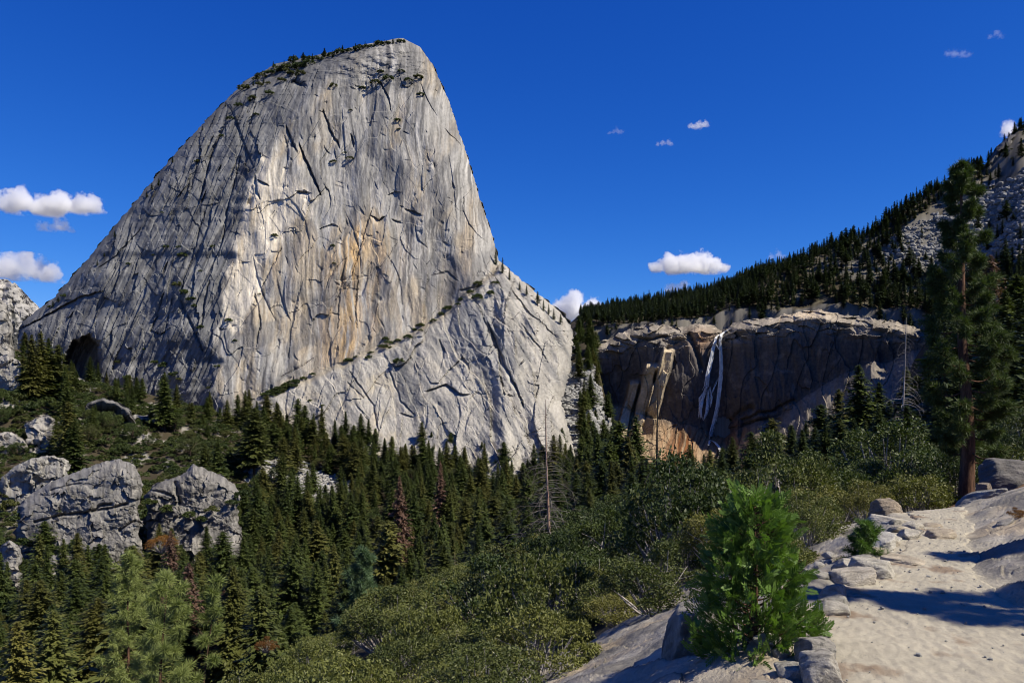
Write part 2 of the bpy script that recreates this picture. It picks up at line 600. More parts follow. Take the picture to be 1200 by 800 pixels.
# ================================================================== THE GRANITE DOME
VL = np.array([(44, 470), (48, 452), (52, 428), (62, 384), (75, 322), (95, 287), (140, 242), (182, 203), (225, 167), (305, 101), (350, 61), (378, 24), (400, 20), (620, 20)], float)
VR = np.array([(44, 471), (48, 478), (55, 492), (75, 507), (120, 527), (180, 547), (230, 562), (275, 577), (305, 585), (320, 603), (345, 633), (365, 657), (385, 673), (430, 670), (470, 660), (520, 672), (620, 690)], float)
SIL = [(x, y) for y, x in VL[::-1]] + [(x, y) for y, x in VR]
LEDGE = [(292, 470), (345, 447), (385, 432), (420, 415), (460, 400), (500, 378), (540, 350), (575, 320), (592, 300)]
LU, LV = np.array(LEDGE).T


def seg_side(u, v, pts):
    """positive on the left or lower side of a polyline drawn downwards or to the right"""
    best, side = np.full(u.shape, 1e9), np.zeros(u.shape)
    for (x0, y0), (x1, y1) in zip(pts[:-1], pts[1:]):
        dx, dy = x1 - x0, y1 - y0
        t = np.clip(((u - x0) * dx + (v - y0) * dy) / max(dx * dx + dy * dy, 1e-9), 0, 1)
        d = np.hypot(u - x0 - t * dx, v - y0 - t * dy)
        side = np.where(d < best, dx * (v - y0) - dy * (u - x0), side)
        best = np.minimum(d, best)
    return side


def saw(x):
    return x - np.floor(x)


def dome_D(u, v):
    base = 652 + .30 * (510 - v)
    ur = np.interp(v, [40, 110, 170, 250, 330, 470, 560], [440, 362, 318, 288, 262, 250, 248]) + 7 * fbm(v / 40, v * 0, 3, 60)
    fl = ur - u
    left = sstep(-6, 6, fl)
    D = base + .52 * (np.sqrt(np.maximum(fl, 0) ** 2 + 40) - np.sqrt(40))
    # rounding towards the outline
    ds, _ = seg_dist(u, v, SIL)
    s = np.clip(ds / lerp(26, 46, sstep(400, 480, u)), 0, 1)
    D = D + lerp(30, 45, sstep(400, 480, u)) * (1 - np.sqrt(np.clip(1 - (1 - s) ** 2, 0, 1)))
    # summit leans back as ledges
    D = D + 6 * np.log1p(np.exp((118 - v) / 11.)) * sstep(460, 330, u)
    # lower buttress with its ledge
    lv = np.interp(u, LU, LV) + 3 * fbm(u / 22, u * 0, 3, 61)
    below = v - lv
    rg = sstep(286, 310, u)
    butt = rg * sstep(-1.5, 3.5, below)
    D = D - rg * np.where(below > 0, 9 * sstep(0, 10, below) + .36 * below, 0)
    D = D + rg * sstep(0, 10, below) * .22 * np.maximum(u - 585, 0)
    w1, w2 = fbm(u / 50, v / 110, 2, 62), fbm(u / 32, v / 70, 2, 66)
    su, sv = u * .93 + v * .36, v * .93 - u * .36
    d1, tl, rid = worley(su / 62 + .35 * w1, sv / 120 + .3 * w2, 3)
    e1, tl2, rid2 = worley(su / 27 + .35 * w2, sv / 52 + .4 * w1, 5)
    f1, tl3, rid3 = worley((u - .4 * v) / 11 + .3 * w1, (v + .3 * u) / 22 + .3 * w2, 8)
    # ---- left flank: steep exfoliation slabs running down to the left
    a, b = (u * .90 + v * .43), (-u * .43 + v * .90)
    flank = (saw(a / 26 + .55 * w1 + .3 * fbm(a / 14, b / 70, 3, 70)) * 4.2 + saw(a / 9 + .5 * w2 + .6 * fbm(a / 12, b / 90, 2, 73)) * 1.5 +
             1.0 * ridged(a / 13, b / 80, 3, 71) + fbm(u / 5, v / 7, 3, 72) * .3 + 5 * w1 + tl2 * 2.5 + tl3 * 1.3)
    # ---- main face: big smooth panels, curved flakes, thin stepped edges
    main = (6 * w1 + 2.5 * w2 + (rid - .5) * .8 + tl * 2.5 + (rid2 - .5) * .3 + tl2 * 1.0 + tl3 * .6 * sstep(-.2, .5, w2) +
            1.5 * np.abs(fbm(u / 30 + v / 120, v / 160, 3, 74)) + fbm(u / 9, v / 26, 5, 75, .6) * .6)
    # ---- buttress: slabs running down to the right, rougher on the right
    a2, b2 = (u * .86 - v * .51), (u * .51 + v * .86)
    rough = .35 + .65 * sstep(470, 590, u)
    but = (saw(-a2 / 34 + .8 * w1 + .2 * w2) * (4.0 + 3.5 * sstep(520, 600, u)) * rough + saw(-a2 / 12 + .9 * w2) * 1.2 * rough * sstep(-.3, .4, w1) + (rid2 - .5) * 1.0 + 4.5 * w1 + tl * 5 + tl2 * 2.2 + tl3 * 1.0 * rough +
           1.0 * rough * ridged(a2 / 14, b2 / 65, 3, 77) + fbm(u / 6, v / 8, 4, 78, .6) * .55)
    disp = lerp(main, flank, left)
    disp = lerp(disp, but, butt)
    top = sstep(120, 60, v) * (1 - butt)
    disp = lerp(disp, 3 * fbm(u / 14, v / 7, 5, 79) + saw(v / 11 + w1) * 4, top * .75)
    D = D + disp * np.clip(ds / 8, .25, 1)
    # ---- cracks, roofs and corners that can be seen one by one: (points, half width px, depth m)
    for pts, hw, dep in CRACKS:
        d, t = seg_dist(u + 1.2 * fbm(u / 12, v / 12, 2, 80), v + 1.2 * fbm(u / 12, v / 12, 2, 83), pts)
        hw2 = hw * (.25 + .75 * np.sin(np.pi * np.clip(t, .03, .97)))
        sd = seg_side(u, v, pts)
        D = D + dep * .55 * np.where(sd > 0, np.exp(-d / (hw2 * 1.7)), np.exp(-(d / (.35 * hw2)) ** 2))
    # many small flake edges
    r_ = np.random.default_rng(5)
    for q_ in range(430):
        long = q_ < 60
        fu, fv = r_.uniform(250, 590), r_.uniform(85, 470)
        an = r_.choice([1.2, 1.45, 1.75, 2.0, 2.2] if long else [1.15, 1.5, 1.85, .35, 2.3]) + r_.normal(0, .12)
        ln, bend = (r_.uniform(40, 110), r_.normal(0, .5)) if long else (r_.uniform(4, 17), r_.normal(0, .35))
        ss_ = np.linspace(-.5, .5, 5)
        pu, pv = fu + ln * np.cumsum(np.cos(an + bend * ss_ * 2)) / 5, fv + ln * np.cumsum(np.sin(an + bend * ss_ * 2)) / 5
        dep, hw2 = (r_.uniform(1.2, 2.8), r_.uniform(1.5, 3.2)) if long else (r_.uniform(.5, 2.2), r_.uniform(.6, 1.7))
        m = (np.abs(u - pu.mean()) < ln + 12) & (np.abs(v - pv.mean()) < ln + 12)
        if not m.any():
            continue
        um, vm = u[m], v[m]
        pts = list(zip(pu, pv))
        d, t = seg_dist(um, vm, pts)
        sd = seg_side(um, vm, pts)
        hw3 = hw2 * (.15 + .85 * np.sin(np.pi * np.clip(t, .02, .98)))
        D[m] += dep * np.where(sd > 0, np.exp(-d / (hw3 * 3)), np.exp(-(d / (.3 * hw3)) ** 2)) * (.3 + .7 * np.sin(np.pi * t))
    for poly, dep in HOLLOWS:
        sd = poly_sd(u + 2.5 * fbm(u / 10, v / 10, 3, 84), v + 2.5 * fbm(u / 10, v / 10, 3, 86), poly)
        D = D + dep * sstep(1.2, -4.0, sd)
    return D, left, butt, below, ds


CRACKS = [
    ([(352, 170), (360, 190), (368, 208), (376, 227)], 1.9, 14), ([(336, 148), (342, 165), (348, 178)], 2.0, 9),
    ([(380, 130), (386, 150), (395, 165), (398, 172)], 1.8, 9), ([(412, 158), (415, 172)], 1.4, 8),
    ([(299, 205), (301, 222), (305, 233)], 1.5, 8), ([(303, 211), (314, 217)], 1.6, 9), ([(350, 224), (362, 226)], 2.0, 10),
    ([(436, 253), (444, 258), (450, 254)], 1.9, 10), ([(460, 257), (470, 261)], 1.3, 7), ([(476, 245), (488, 250), (494, 252)], 1.5, 7),
    ([(375, 268), (388, 263), (395, 265)], 1.3, 6), ([(447, 98), (455, 112), (458, 128)], 1.4, 7),
    ([(300, 120), (288, 160), (270, 210)], 1.7, 6), ([(262, 150), (246, 190), (236, 230)], 1.9, 8), ([(250, 160), (240, 182)], 2.0, 9),
    ([(232, 190), (222, 228)], 1.3, 6), ([(212, 205), (192, 245)], 1.2, 5), ([(282, 185), (268, 240), (262, 280)], 1.6, 8),
    ([(22, 386), (50, 372), (78, 356), (100, 346), (118, 342)], 2.3, 15), ([(110, 318), (135, 300), (165, 268)], 1.2, 6),
    ([(192, 345), (184, 372), (178, 388)], 2.0, 10), ([(202, 350), (196, 382), (190, 400)], 1.2, 7), ([(178, 388), (188, 392), (200, 384)], 1.4, 6),
    ([(215, 330), (212, 350), (222, 375), (238, 410)], 2.1, 9), ([(246, 330), (240, 352), (236, 385)], 1.8, 8), ([(240, 250), (226, 300), (215, 330)], 1.6, 7),
    ([(410, 435), (424, 455), (438, 475), (444, 505)], 1.5, 6), ([(408, 448), (416, 456), (426, 466)], 1.1, 5), ([(418, 474), (430, 490)], 1.0, 5),
    ([(500, 458), (510, 455), (522, 451), (528, 454), (540, 462), (548, 462)], 2.2, 12), ([(455, 430), (462, 448), (470, 470), (486, 485)], 1.6, 5),
    ([(572, 378), (582, 402), (592, 428), (604, 452), (614, 476)], 2.6, 11), ([(566, 370), (576, 395), (588, 425)], 1.3, 6),
    ([(586, 440), (592, 462), (600, 464)], 1.7, 8), ([(515, 398), (522, 412)], 1.6, 7), ([(540, 340), (556, 336), (566, 334)], 1.5, 8),
    ([(470, 484), (484, 488)], 1.2, 6), ([(612, 380), (628, 402), (640, 420)], 1.5, 6), ([(600, 340), (622, 368), (650, 392)], 1.5, 6),
    ([(420, 330), (416, 360), (418, 385)], 1.3, 6), ([(368, 420), (352, 430), (330, 442)], 1.2, 5), ([(436, 245), (424, 285), (416, 310)], 1.2, 5),
    ([(330, 290), (318, 315), (308, 335)], 1.4, 6), ([(298, 340), (306, 375), (300, 410)], 1.4, 6), ([(345, 95), (358, 103)], 2.4, 10),
    ([(455, 228), (468, 226)], 1.4, 5), ([(487, 265), (490, 280), (500, 290)], 1.0, 4), ([(350, 350), (342, 385), (338, 420)], 1.0, 4),
    ([(405, 305), (398, 345), (396, 385)], 1.0, 4), ([(508, 322), (524, 318), (536, 328)], 1.4, 4), ([(520, 150), (540, 170)], 1.2, 4),
]
HOLLOWS = [([(73, 470), (73, 425), (84, 402), (104, 390), (118, 404), (119, 432), (112, 452), (106, 470)], 46),
           ([(340, 98), (346, 90), (356, 96), (360, 104), (352, 104)], 8)]

NR, NC = 520, 660
vs = np.concatenate([np.linspace(45, 75, 40), np.linspace(76, 606, NR - 40)])
tt = np.linspace(0, 1, NC)
V2, T2 = np.meshgrid(vs, tt, indexing='ij')
l, r = np.interp(vs, VL[:, 0], VL[:, 1]), np.interp(vs, VR[:, 0], VR[:, 1])
l = l + 2.6 * fbm(vs / 9, vs * 0 + .5, 5, 90, .6) * sstep(50, 80, vs)
r = r + (1.6 + 2.6 * sstep(300, 330, vs)) * fbm(vs / 9, vs * 0 + 3.5, 5, 92, .6) * sstep(50, 80, vs)
U2 = l[:, None] + (r - l)[:, None] * T2
D2, left, butt, below, ds = dome_D(U2, V2)
w1, w2 = fbm(U2 / 60, V2 / 60, 4, 100), fbm(U2 / 22, V2 / 22, 5, 103)
# stains: runs of dark lichen and pale or rusty rock that follow the water
us_ = U2 + 5 * w1
stk = fbm(us_ / 5.5, V2 / 120, 4, 106, .6)
stk2 = fbm(us_ / 2.2 + 40, V2 / 60, 3, 109)
DC = np.broadcast_to(np.array([.36, .345, .315]), U2.shape + (3,)).copy()
DC = DC * (1 + .16 * w2 + .12 * w1)[..., None]
mainm = (1 - left) * (1 - butt)
warm = mainm * np.clip(sstep(.1, .75, fbm(us_ / 30, V2 / 70, 4, 112) + .45 * sstep(180, 330, V2)), 0, 1)
DC = cmix(DC, np.array([.385, .32, .23]), warm * .9)
for (cx, w_, v0, v1, colr, amt) in [(412, 14, 262, 425, (.58, .39, .19), 1.0), (388, 11, 290, 430, (.50, .36, .21), .8), (440, 8, 275, 390, (.47, .34, .21), .8), (320, 9, 255, 330, (.55, .42, .26), .8), (466, 7, 180, 300, (.42, .36, .28), .6), (545, 8, 230, 330, (.46, .37, .26), .7), (430, 9, 240, 300, (.46, .36, .24), .5),
                                    (345, 12, 260, 400, (.44, .38, .30), .5), (470, 10, 290, 400, (.36, .30, .23), .6), (525, 14, 330, 400, (.42, .36, .28), .6), (498, 9, 150, 300, (.38, .33, .26), .4),
                                    (362, 6, 330, 440, (.44, .35, .24), .5)]:
    cxx = cx - .10 * (V2 - 330)
    m = np.exp(-((us_ - cxx) / w_) ** 2) * sstep(v0 - 25, v0 + 20, V2) * sstep(v1 + 30, v1 - 20, V2) * sstep(-.5, .25, stk + .5 * stk2 + .15)
    DC = cmix(DC, np.array(colr), m * amt * mainm)
# the pale freshly fallen wedge below the ridge
wedge = 1 - sstep(-7, 4, poly_sd(U2 + 5 * w2, V2 + 9 * w2, [(308, 178), (340, 200), (372, 232), (350, 262), (318, 300), (300, 345), (285, 385), (256, 385), (262, 330), (278, 270), (290, 215)]))
DC = cmix(DC, np.array([.64, .575, .465]) * (1 + .12 * stk[..., None]), wedge * .92)
wl = np.exp(-((U2 - (300 - .35 * (V2 - 240))) / 10) ** 2) * sstep(200, 250, V2) * sstep(350, 300, V2)
DC = cmix(DC, np.array([.52, .39, .23]), wl * .5 * sstep(-.3, .4, stk2))
# dark streaks on the face; grey flank with its grazing shade painted in
DC = cmix(DC, np.array([.125, .12, .115]), mainm * sstep(.12, .7, stk + .45 * stk2 + .35 * w1) * (1 - .85 * wedge) * .72)
DC = cmix(DC, np.array([.50, .47, .42]), mainm * sstep(.3, .9, -stk + .5 * stk2) * .6)
dia = fbm((U2 + .5 * V2) / 34 + .3 * w1, (V2 - .5 * U2) / 90, 4, 114)
DC = cmix(DC, np.array([.185, .18, .175]), mainm * (1 - wedge) * sstep(.05, .55, dia) * .7)
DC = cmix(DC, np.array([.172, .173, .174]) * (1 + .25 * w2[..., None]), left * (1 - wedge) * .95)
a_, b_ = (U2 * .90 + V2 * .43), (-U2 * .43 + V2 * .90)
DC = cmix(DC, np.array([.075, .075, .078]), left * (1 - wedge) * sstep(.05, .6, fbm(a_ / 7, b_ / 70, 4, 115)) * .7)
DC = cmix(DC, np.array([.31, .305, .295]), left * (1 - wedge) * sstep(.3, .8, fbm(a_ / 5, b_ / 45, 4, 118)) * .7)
# buttress: paler clean granite
bc = np.array([.395, .37, .325]) * (1 + .14 * w2 + .10 * stk2)[..., None]
DC = cmix(DC, np.zeros(3), butt) + bc * butt[..., None]
DC = cmix(DC, np.array([.46, .405, .31]), butt * sstep(.0, .5, fbm(U2 / 26, V2 / 26, 4, 121)) * sstep(560, 440, U2) * .6)
DC = cmix(DC, np.array([.17, .17, .17]), butt * sstep(.05, .55, fbm((U2 * .86 - V2 * .51) / 9, (U2 * .51 + V2 * .86) / 60, 4, 124)) * .65)
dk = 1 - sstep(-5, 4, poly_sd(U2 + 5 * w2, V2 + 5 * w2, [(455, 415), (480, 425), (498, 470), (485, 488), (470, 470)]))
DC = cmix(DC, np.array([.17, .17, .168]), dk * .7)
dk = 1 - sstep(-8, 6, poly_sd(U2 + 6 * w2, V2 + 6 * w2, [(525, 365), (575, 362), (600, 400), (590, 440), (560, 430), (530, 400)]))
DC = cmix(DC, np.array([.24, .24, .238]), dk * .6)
# lichen-dark summit, dusty ledges
DC = cmix(DC, np.array([.16, .156, .15]), sstep(175, 95, V2) * .7 * (1 - butt) * sstep(-.5, .4, w2 + stk))
DC = cmix(DC, np.array([.11, .105, .10]), sstep(.35, .75, fbm(us_ / 3.5, V2 / 22, 3, 127)) * sstep(170, 100, V2) * .6)
led = np.exp(-((below - 3) / 4) ** 2) * sstep(300, 320, U2) * (np.abs(below) < 14)
DC = cmix(DC, np.array([.33, .28, .2]), led * .7)
DC = DC * (1 + .26 * (mainm + .4) * fbm(us_ / 4.2, V2 / 85, 4, 129, .6) + .16 * fbm(U2 / 2.2, V2 / 3.2, 3, 130))[..., None]
DC = DC * np.array([.80, .795, .785])
front = at(U2, V2, D2)
bt = np.linspace(0, 1, 14)
UB = l[:, None] + (r - l)[:, None] * bt[None, ::-1]
DB = lerp(D2[:, -1:], D2[:, :1], bt[None, :]) + (40 + .55 * (r - l)[:, None]) * np.sqrt(np.clip(1 - (2 * bt[None, :] - 1) ** 2, 0, 1))
back = at(UB, np.broadcast_to(vs[:, None], UB.shape), DB)
V = np.concatenate([front.reshape(-1, 3), back.reshape(-1, 3)])
CC = np.concatenate([DC.reshape(-1, 3), np.full((back.size // 3, 3), .25)])
Q = np.concatenate([grid_quads(len(vs), NC, 0, True), grid_quads(len(vs), 14, len(vs) * NC, True)])
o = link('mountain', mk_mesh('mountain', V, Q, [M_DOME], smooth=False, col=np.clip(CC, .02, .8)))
tag(o, kind='structure')
_dgu, _dgv = np.arange(0, 700, 4.0), np.arange(40, 560, 4.0)


def dome_at(u, v):
    return float(dome_D(np.array([float(u)]), np.array([float(v)]))[0][0])


def dome_edge(py):
    """column of the dome's edge beside the notch"""
    return float(np.interp(py, VR[:, 0], VR[:, 1])) + 3


def dome_front(px):
    """nearest distance of the dome's foot along each column"""
    return np.interp(px, [-100, 20, 100, 200, 300, 400, 500, 600, 650, 676, 690], [840, 770, 715, 668, 640, 612, 600, 592, 606, 620, 2000])


# ================================================================== THE WATERFALL CLIFF
CV = np.array([(695, 402), (712, 398), (735, 386), (762, 380), (800, 384), (815, 379), (836, 381), (846, 386), (858, 380), (880, 374), (905, 372), (932, 366), (960, 363), (985, 368), (1010, 372), (1050, 376), (1085, 388), (1110, 392)], float)


def cliff_D(u, v):
    rim = np.interp(u, CV[:, 0], CV[:, 1])
    h = v - rim
    D = cliff_base_D(u)
    w1, w2 = fbm(u / 40, v / 70, 2, 140), fbm(u / 18, v / 30, 3, 143)
    D = D - 7 * sstep(0, 9, h) + .14 * np.maximum(h - 8, 0)                       # rim slopes back, then the steep wall
    D = D + 1.3 * np.maximum(0, 10 - h)
    _, tlr, ridr = worley(u / 17 + .3 * w1, v / 6 + .3 * w2, 12)
    D = D + ((ridr - .5) * 7 + tlr * 6) * sstep(32, 14, h)
    # apron: below a curved line the granite lies back
    ap = np.interp(u, [690, 735, 770, 800, 830, 850, 880, 915, 950, 985, 1020, 1060, 1110], [470, 478, 490, 500, 505, 508, 500, 486, 462, 440, 425, 415, 405]) + 5 * w1
    lo = np.maximum(v - ap, 0)
    D = D - .90 * lo
    ov = sstep(60, 0, ap - v) * (v < ap)
    D = D + 5 * ov
    # the recess of the fall and the buttress left of it
    D = D + 14 * np.exp(-((u - 842) / 16) ** 2) * sstep(ap + 25, ap - 10, v)
    for (cx, w_, v0, v1, dep) in [(772, 7, 412, 486, 22), (757, 7, 428, 500, 20), (742, 6, 448, 506, 16), (764, 5, 405, 425, 8)]:
        q = np.abs(u - cx - .25 * (455 - v)) / w_
        D = D - dep * sstep(1.25, .8, q + .25 * w2) * sstep(v0 - 4, v0 + 2, v + 3 * w2) * sstep(v1 + 25, v1 - 10, v)
    _, tlw, ridw = worley(u / 22 + .3 * w1, v / 34 + .3 * w2, 14)
    D = D + 3 * w1 + (saw(-u / 31 - v / 260 + .5 * w1) * 1.8 + tlw * 3.2 + (ridw - .5) * 1.5) * sstep(4, 20, h) + saw(v / 10 + 1.3 * w1) * 3.5 * sstep(26, 8, h) + .8 * ridged(u / 14, v / 60, 3, 146) + .35 * fbm(u / 5, v / 9, 3, 149)
    d, t = seg_dist(u, v, [(868, 510), (872, 498), (890, 494), (912, 492)])
    D = D + 8 * np.exp(-(d / 3) ** 2)
    for pts, hw, dep in [([(885, 545), (892, 520), (905, 505), (912, 497)], 3, 7), ([(845, 500), (862, 486), (880, 478)], 3, 7), ([(870, 492), (900, 482), (930, 470)], 2, 5), ([(740, 395), (765, 398), (790, 392)], 2, 7), ([(808, 392), (815, 410), (822, 430)], 3, 8)]:
        d, t = seg_dist(u + 2 * w2, v + 2 * w2, pts)
        D = D + dep * np.exp(-(d / hw) ** 2)
    return D, h, v - ap


us2, vt = np.linspace(697, 1108, 560), np.linspace(0, 1, 330)
VT, UC = np.meshgrid(vt, us2, indexing='ij')
rim = np.interp(us2, CV[:, 0], CV[:, 1]) + 2.2 * fbm(us2 / 8, us2 * 0, 5, 150)
VC = rim[None, :] + (640 - rim[None, :]) * VT ** 1.05
DCc, h, apd = cliff_D(UC, VC)
w1, w2 = fbm(UC / 45, VC / 45, 4, 160), fbm(UC / 15, VC / 15, 5, 163)
ux = UC + .18 * (VC - 480) * (VC > 480) + 5 * w1
stk = fbm(ux / 5, VC / 110, 4, 166)
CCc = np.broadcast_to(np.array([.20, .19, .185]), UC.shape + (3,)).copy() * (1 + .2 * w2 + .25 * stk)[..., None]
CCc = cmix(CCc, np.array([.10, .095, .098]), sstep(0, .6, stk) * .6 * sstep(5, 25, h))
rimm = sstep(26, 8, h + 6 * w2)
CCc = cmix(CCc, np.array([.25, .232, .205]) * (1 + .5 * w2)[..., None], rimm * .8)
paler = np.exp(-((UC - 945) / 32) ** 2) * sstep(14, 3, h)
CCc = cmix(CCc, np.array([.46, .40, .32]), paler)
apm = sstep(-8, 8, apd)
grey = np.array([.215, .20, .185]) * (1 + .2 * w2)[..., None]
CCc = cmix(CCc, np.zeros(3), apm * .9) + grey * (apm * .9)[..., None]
tanm = apm * sstep(905, 860, UC + 10 * w2)
CCc = cmix(CCc, np.array([.33, .245, .16]), tanm * .85)
pal = apm * sstep(772, 745, UC + 8 * w2)
CCc = cmix(CCc, np.array([.40, .33, .24]), pal * .8)
rust = np.exp(-((ux - 806) / 20) ** 2) * sstep(-12, 18, apd) * sstep(-.5, .35, stk + .1)
CCc = cmix(CCc, np.array([.17, .065, .022]), np.clip(rust * 1.1, 0, 1) * .9)
rust2 = np.exp(-((UC - 850) / 22) ** 2) * sstep(480, 500, VC) * sstep(535, 510, VC)
CCc = cmix(CCc, np.array([.22, .09, .03]), rust2 * .75)
rust3 = np.exp(-((UC - 822) / 14) ** 2 - ((VC - 400) / 14) ** 2)
CCc = cmix(CCc, np.array([.30, .17, .09]), rust3 * .6)
CCc = cmix(CCc, np.array([.06, .045, .035]), sstep(.25, .6, fbm(ux / 3.5, VC / 80, 3, 169)) * tanm * .7)
blk = np.zeros(UC.shape)
for (cx, w_, v0, v1) in [(772, 8, 408, 490), (757, 9, 425, 500), (742, 8, 445, 506)]:
    blk = np.maximum(blk, np.exp(-((UC - cx - .25 * (455 - VC)) / w_) ** 4) * sstep(v0 - 3, v0 + 3, VC) * sstep(v1 + 14, v1, VC))
CCc = cmix(CCc, np.array([.52, .45, .33]) * (1 + .3 * w2[..., None]), blk * .9)
wall_shade = sstep(16, 34, h) * sstep(8, -8, apd) * sstep(-.9, -.1, w2) * (1 - blk)  # shade of the steep wall put into its colour, from rim to apron
CCc = cmix(CCc, np.array([.07, .066, .07]), wall_shade * .8)
CCc = CCc * (1 + .22 * fbm(UC / 3, VC / 3, 3, 172))[..., None]
CCc = CCc * np.array([1.0, .93, .83])
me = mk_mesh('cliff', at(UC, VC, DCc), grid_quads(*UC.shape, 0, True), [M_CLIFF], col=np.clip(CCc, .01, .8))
tag(link('cliff', me), kind='structure')


# ================================================================== THE WATERFALL
t = NT('falling_water')
tcn = None
nz = t.noise(0.35, 5, 0.7, t.stretch(t.coords(), (1, 1, .12)))
mxw = t.n('ShaderNodeMixShader')
t.l(t.ramp(t.noise(1.1, 4, .7, t.stretch(t.coords(), (1, 1, .10))), .36, .58, .5, 1.0), mxw.inputs[0])
t.l(t.n('ShaderNodeBsdfTransparent').outputs[0], mxw.inputs[1])
t.l(t.bsdf(t.mix(t.ramp(nz, .35, .7), (.88, .87, .83), (.97, .96, .92)), .6, spec=.2), mxw.inputs[2])
wm = t.done(mxw.outputs[0])
STRANDS = [  # path in the picture, half width px at start and end, ribbons
    ([(858, 384), (850, 388), (845, 392), (843.5, 400), (844.5, 415), (845, 432), (843.5, 452), (841, 472), (838, 488), (834, 502), (832, 515)], 1.3, 2.8, 26),
    ([(845, 391), (840, 394), (838, 401), (836, 408), (833, 425), (829.5, 440), (828.5, 452), (826, 458)], .9, 2.6, 18),
    ([(838, 401), (841, 407), (844, 411)], .6, .9, 6),
    ([(828, 452), (823, 468), (821, 482), (822, 492)], 2.2, 1.4, 14), ([(830, 455), (829, 472), (828, 482), (824, 494)], 1.8, 1.2, 14), ([(832, 452), (834, 465), (833, 478)], 1.0, .7, 6),
    ([(826, 458), (820, 466), (820, 480), (819, 490)], .7, .8, 6), ([(843, 440), (838, 452), (834, 462)], .6, .6, 4),
    ([(832, 515), (838, 518), (843, 524), (845.5, 530), (843, 538), (841, 545)], 1.2, 2.6, 16), ([(832, 515), (830, 522)], 1.1, .7, 6), ([(816, 540), (813, 550), (809, 562)], .7, .7, 3),
]
VW, QW = [], []
for pts, w0, w1_, n in STRANDS:
    pts = np.array(pts, float)
    sp = np.linspace(0, 1, len(pts))
    for k in range(int(n * 1.35)):
        q0 = random.uniform(0, .35) * random.random()
        q1 = random.uniform(.8, 1.0)
        s = np.linspace(q0, q1, 40)
        off = random.gauss(0, .55)
        u = np.interp(s, sp, pts[:, 0]) + off * lerp(w0, w1_, s) + .35 * fbm(s * 9, s * 0 + k * 3.1, 3, 180)
        v = np.interp(s, sp, pts[:, 1])
        D, _, _ = cliff_D(u, v)
        D = np.minimum(D, np.convolve(np.pad(D, 3, 'edge'), np.ones(7) / 7, 'valid')) - 2.5 - 6.5 * np.sin(np.pi * np.clip(s, 0, 1) * .5) * min(1, .4 + n / 20) - random.random() * 2.5
        hw = (.20 + .30 * np.abs(fbm(s * 14, s * 0 + k, 2, 183))) * np.sin(np.pi * np.clip((s - q0) / (q1 - q0), .04, .96)) ** .4
        A, B, Cc = at(u - hw, v, D), at(u, v, D - .45), at(u + hw, v, D)
        base = sum(len(x) for x in VW)
        VW.append(np.stack([A, B, Cc], 1).reshape(-1, 3))
        QW.append(grid_quads(40, 3, base, True))
o = link('waterfall', mk_mesh('waterfall', np.concatenate(VW), np.concatenate(QW), [wm], smooth=True))
tag(o, 'tall thin white waterfall falling in two strands down the dark granite cliff', 'waterfall')


# ================================================================== PLANT SHAPES
def tube(pts, rad, n=6):
    """a tapering tube along points: vertices and quads"""
    pts = np.asarray(pts, float)
    m = len(pts)
    tan = np.gradient(pts, axis=0)
    tan /= np.linalg.norm(tan, axis=1, keepdims=True) + 1e-9
    ref = np.where(np.abs(tan[:, 2:3]) > .9, np.array([[1., 0, 0]]), np.array([[0, 0, 1.]]))
    s = np.cross(tan, ref)
    s /= np.linalg.norm(s, axis=1, keepdims=True) + 1e-9
    q = np.cross(tan, s)
    a = np.arange(n) * 2 * np.pi / n
    r = np.broadcast_to(np.asarray(rad, float), (m,))[:, None, None]
    V = pts[:, None, :] + r * (np.cos(a)[None, :, None] * s[:, None, :] + np.sin(a)[None, :, None] * q[:, None, :])
    i = np.arange(m - 1)[:, None] * n + np.arange(n)[None, :]
    j = np.arange(m - 1)[:, None] * n + (np.arange(n)[None, :] + 1) % n
    return V.reshape(-1, 3), np.stack([i, j, j + n, i + n], -1).reshape(-1, 4)


class Geo:
    def __init__(self):
        self.V, self.Q, self.C, self.M, self.k = [], [], [], [], 0

    def add(self, V, Q, c=.5, m=0):
        V = np.asarray(V, float).reshape(-1, 3)
        self.V.append(V)
        self.Q.append(np.asarray(Q) + self.k)
        self.k += len(V)
        c = np.asarray(c, float)
        self.C.append(np.broadcast_to(c, (len(V), 3)) if c.ndim < 2 else c)
        self.M.append(np.full(len(Q), m))

    def tube(self, pts, rad, n=6, c=.5, m=0):
        self.add(*tube(pts, rad, n), c, m)

    def leaves(self, P, A, B, r=None, m=0):
        """diamond leaves at P with half axes A (long) and B (short)"""
        n = len(P)
        V = np.stack([P - A, P + B * .9 - A * .1, P + A, P - B * .9 - A * .1], 1).reshape(-1, 3)
        Q = np.arange(n * 4).reshape(-1, 4)
        r = RNG.random(n) if r is None else r
        self.add(V, Q, np.repeat(np.stack([r, r, r], -1), 4, 0), m)

    def mesh(self, name, mats, smooth=False):
        return mk_mesh(name, np.concatenate(self.V), np.concatenate(self.Q), mats, np.concatenate(self.M), smooth, np.concatenate(self.C))


def unit(v):
    return v / (np.linalg.norm(v, axis=-1, keepdims=True) + 1e-9)


def rvec(n):
    return unit(RNG.normal(size=(n, 3)))


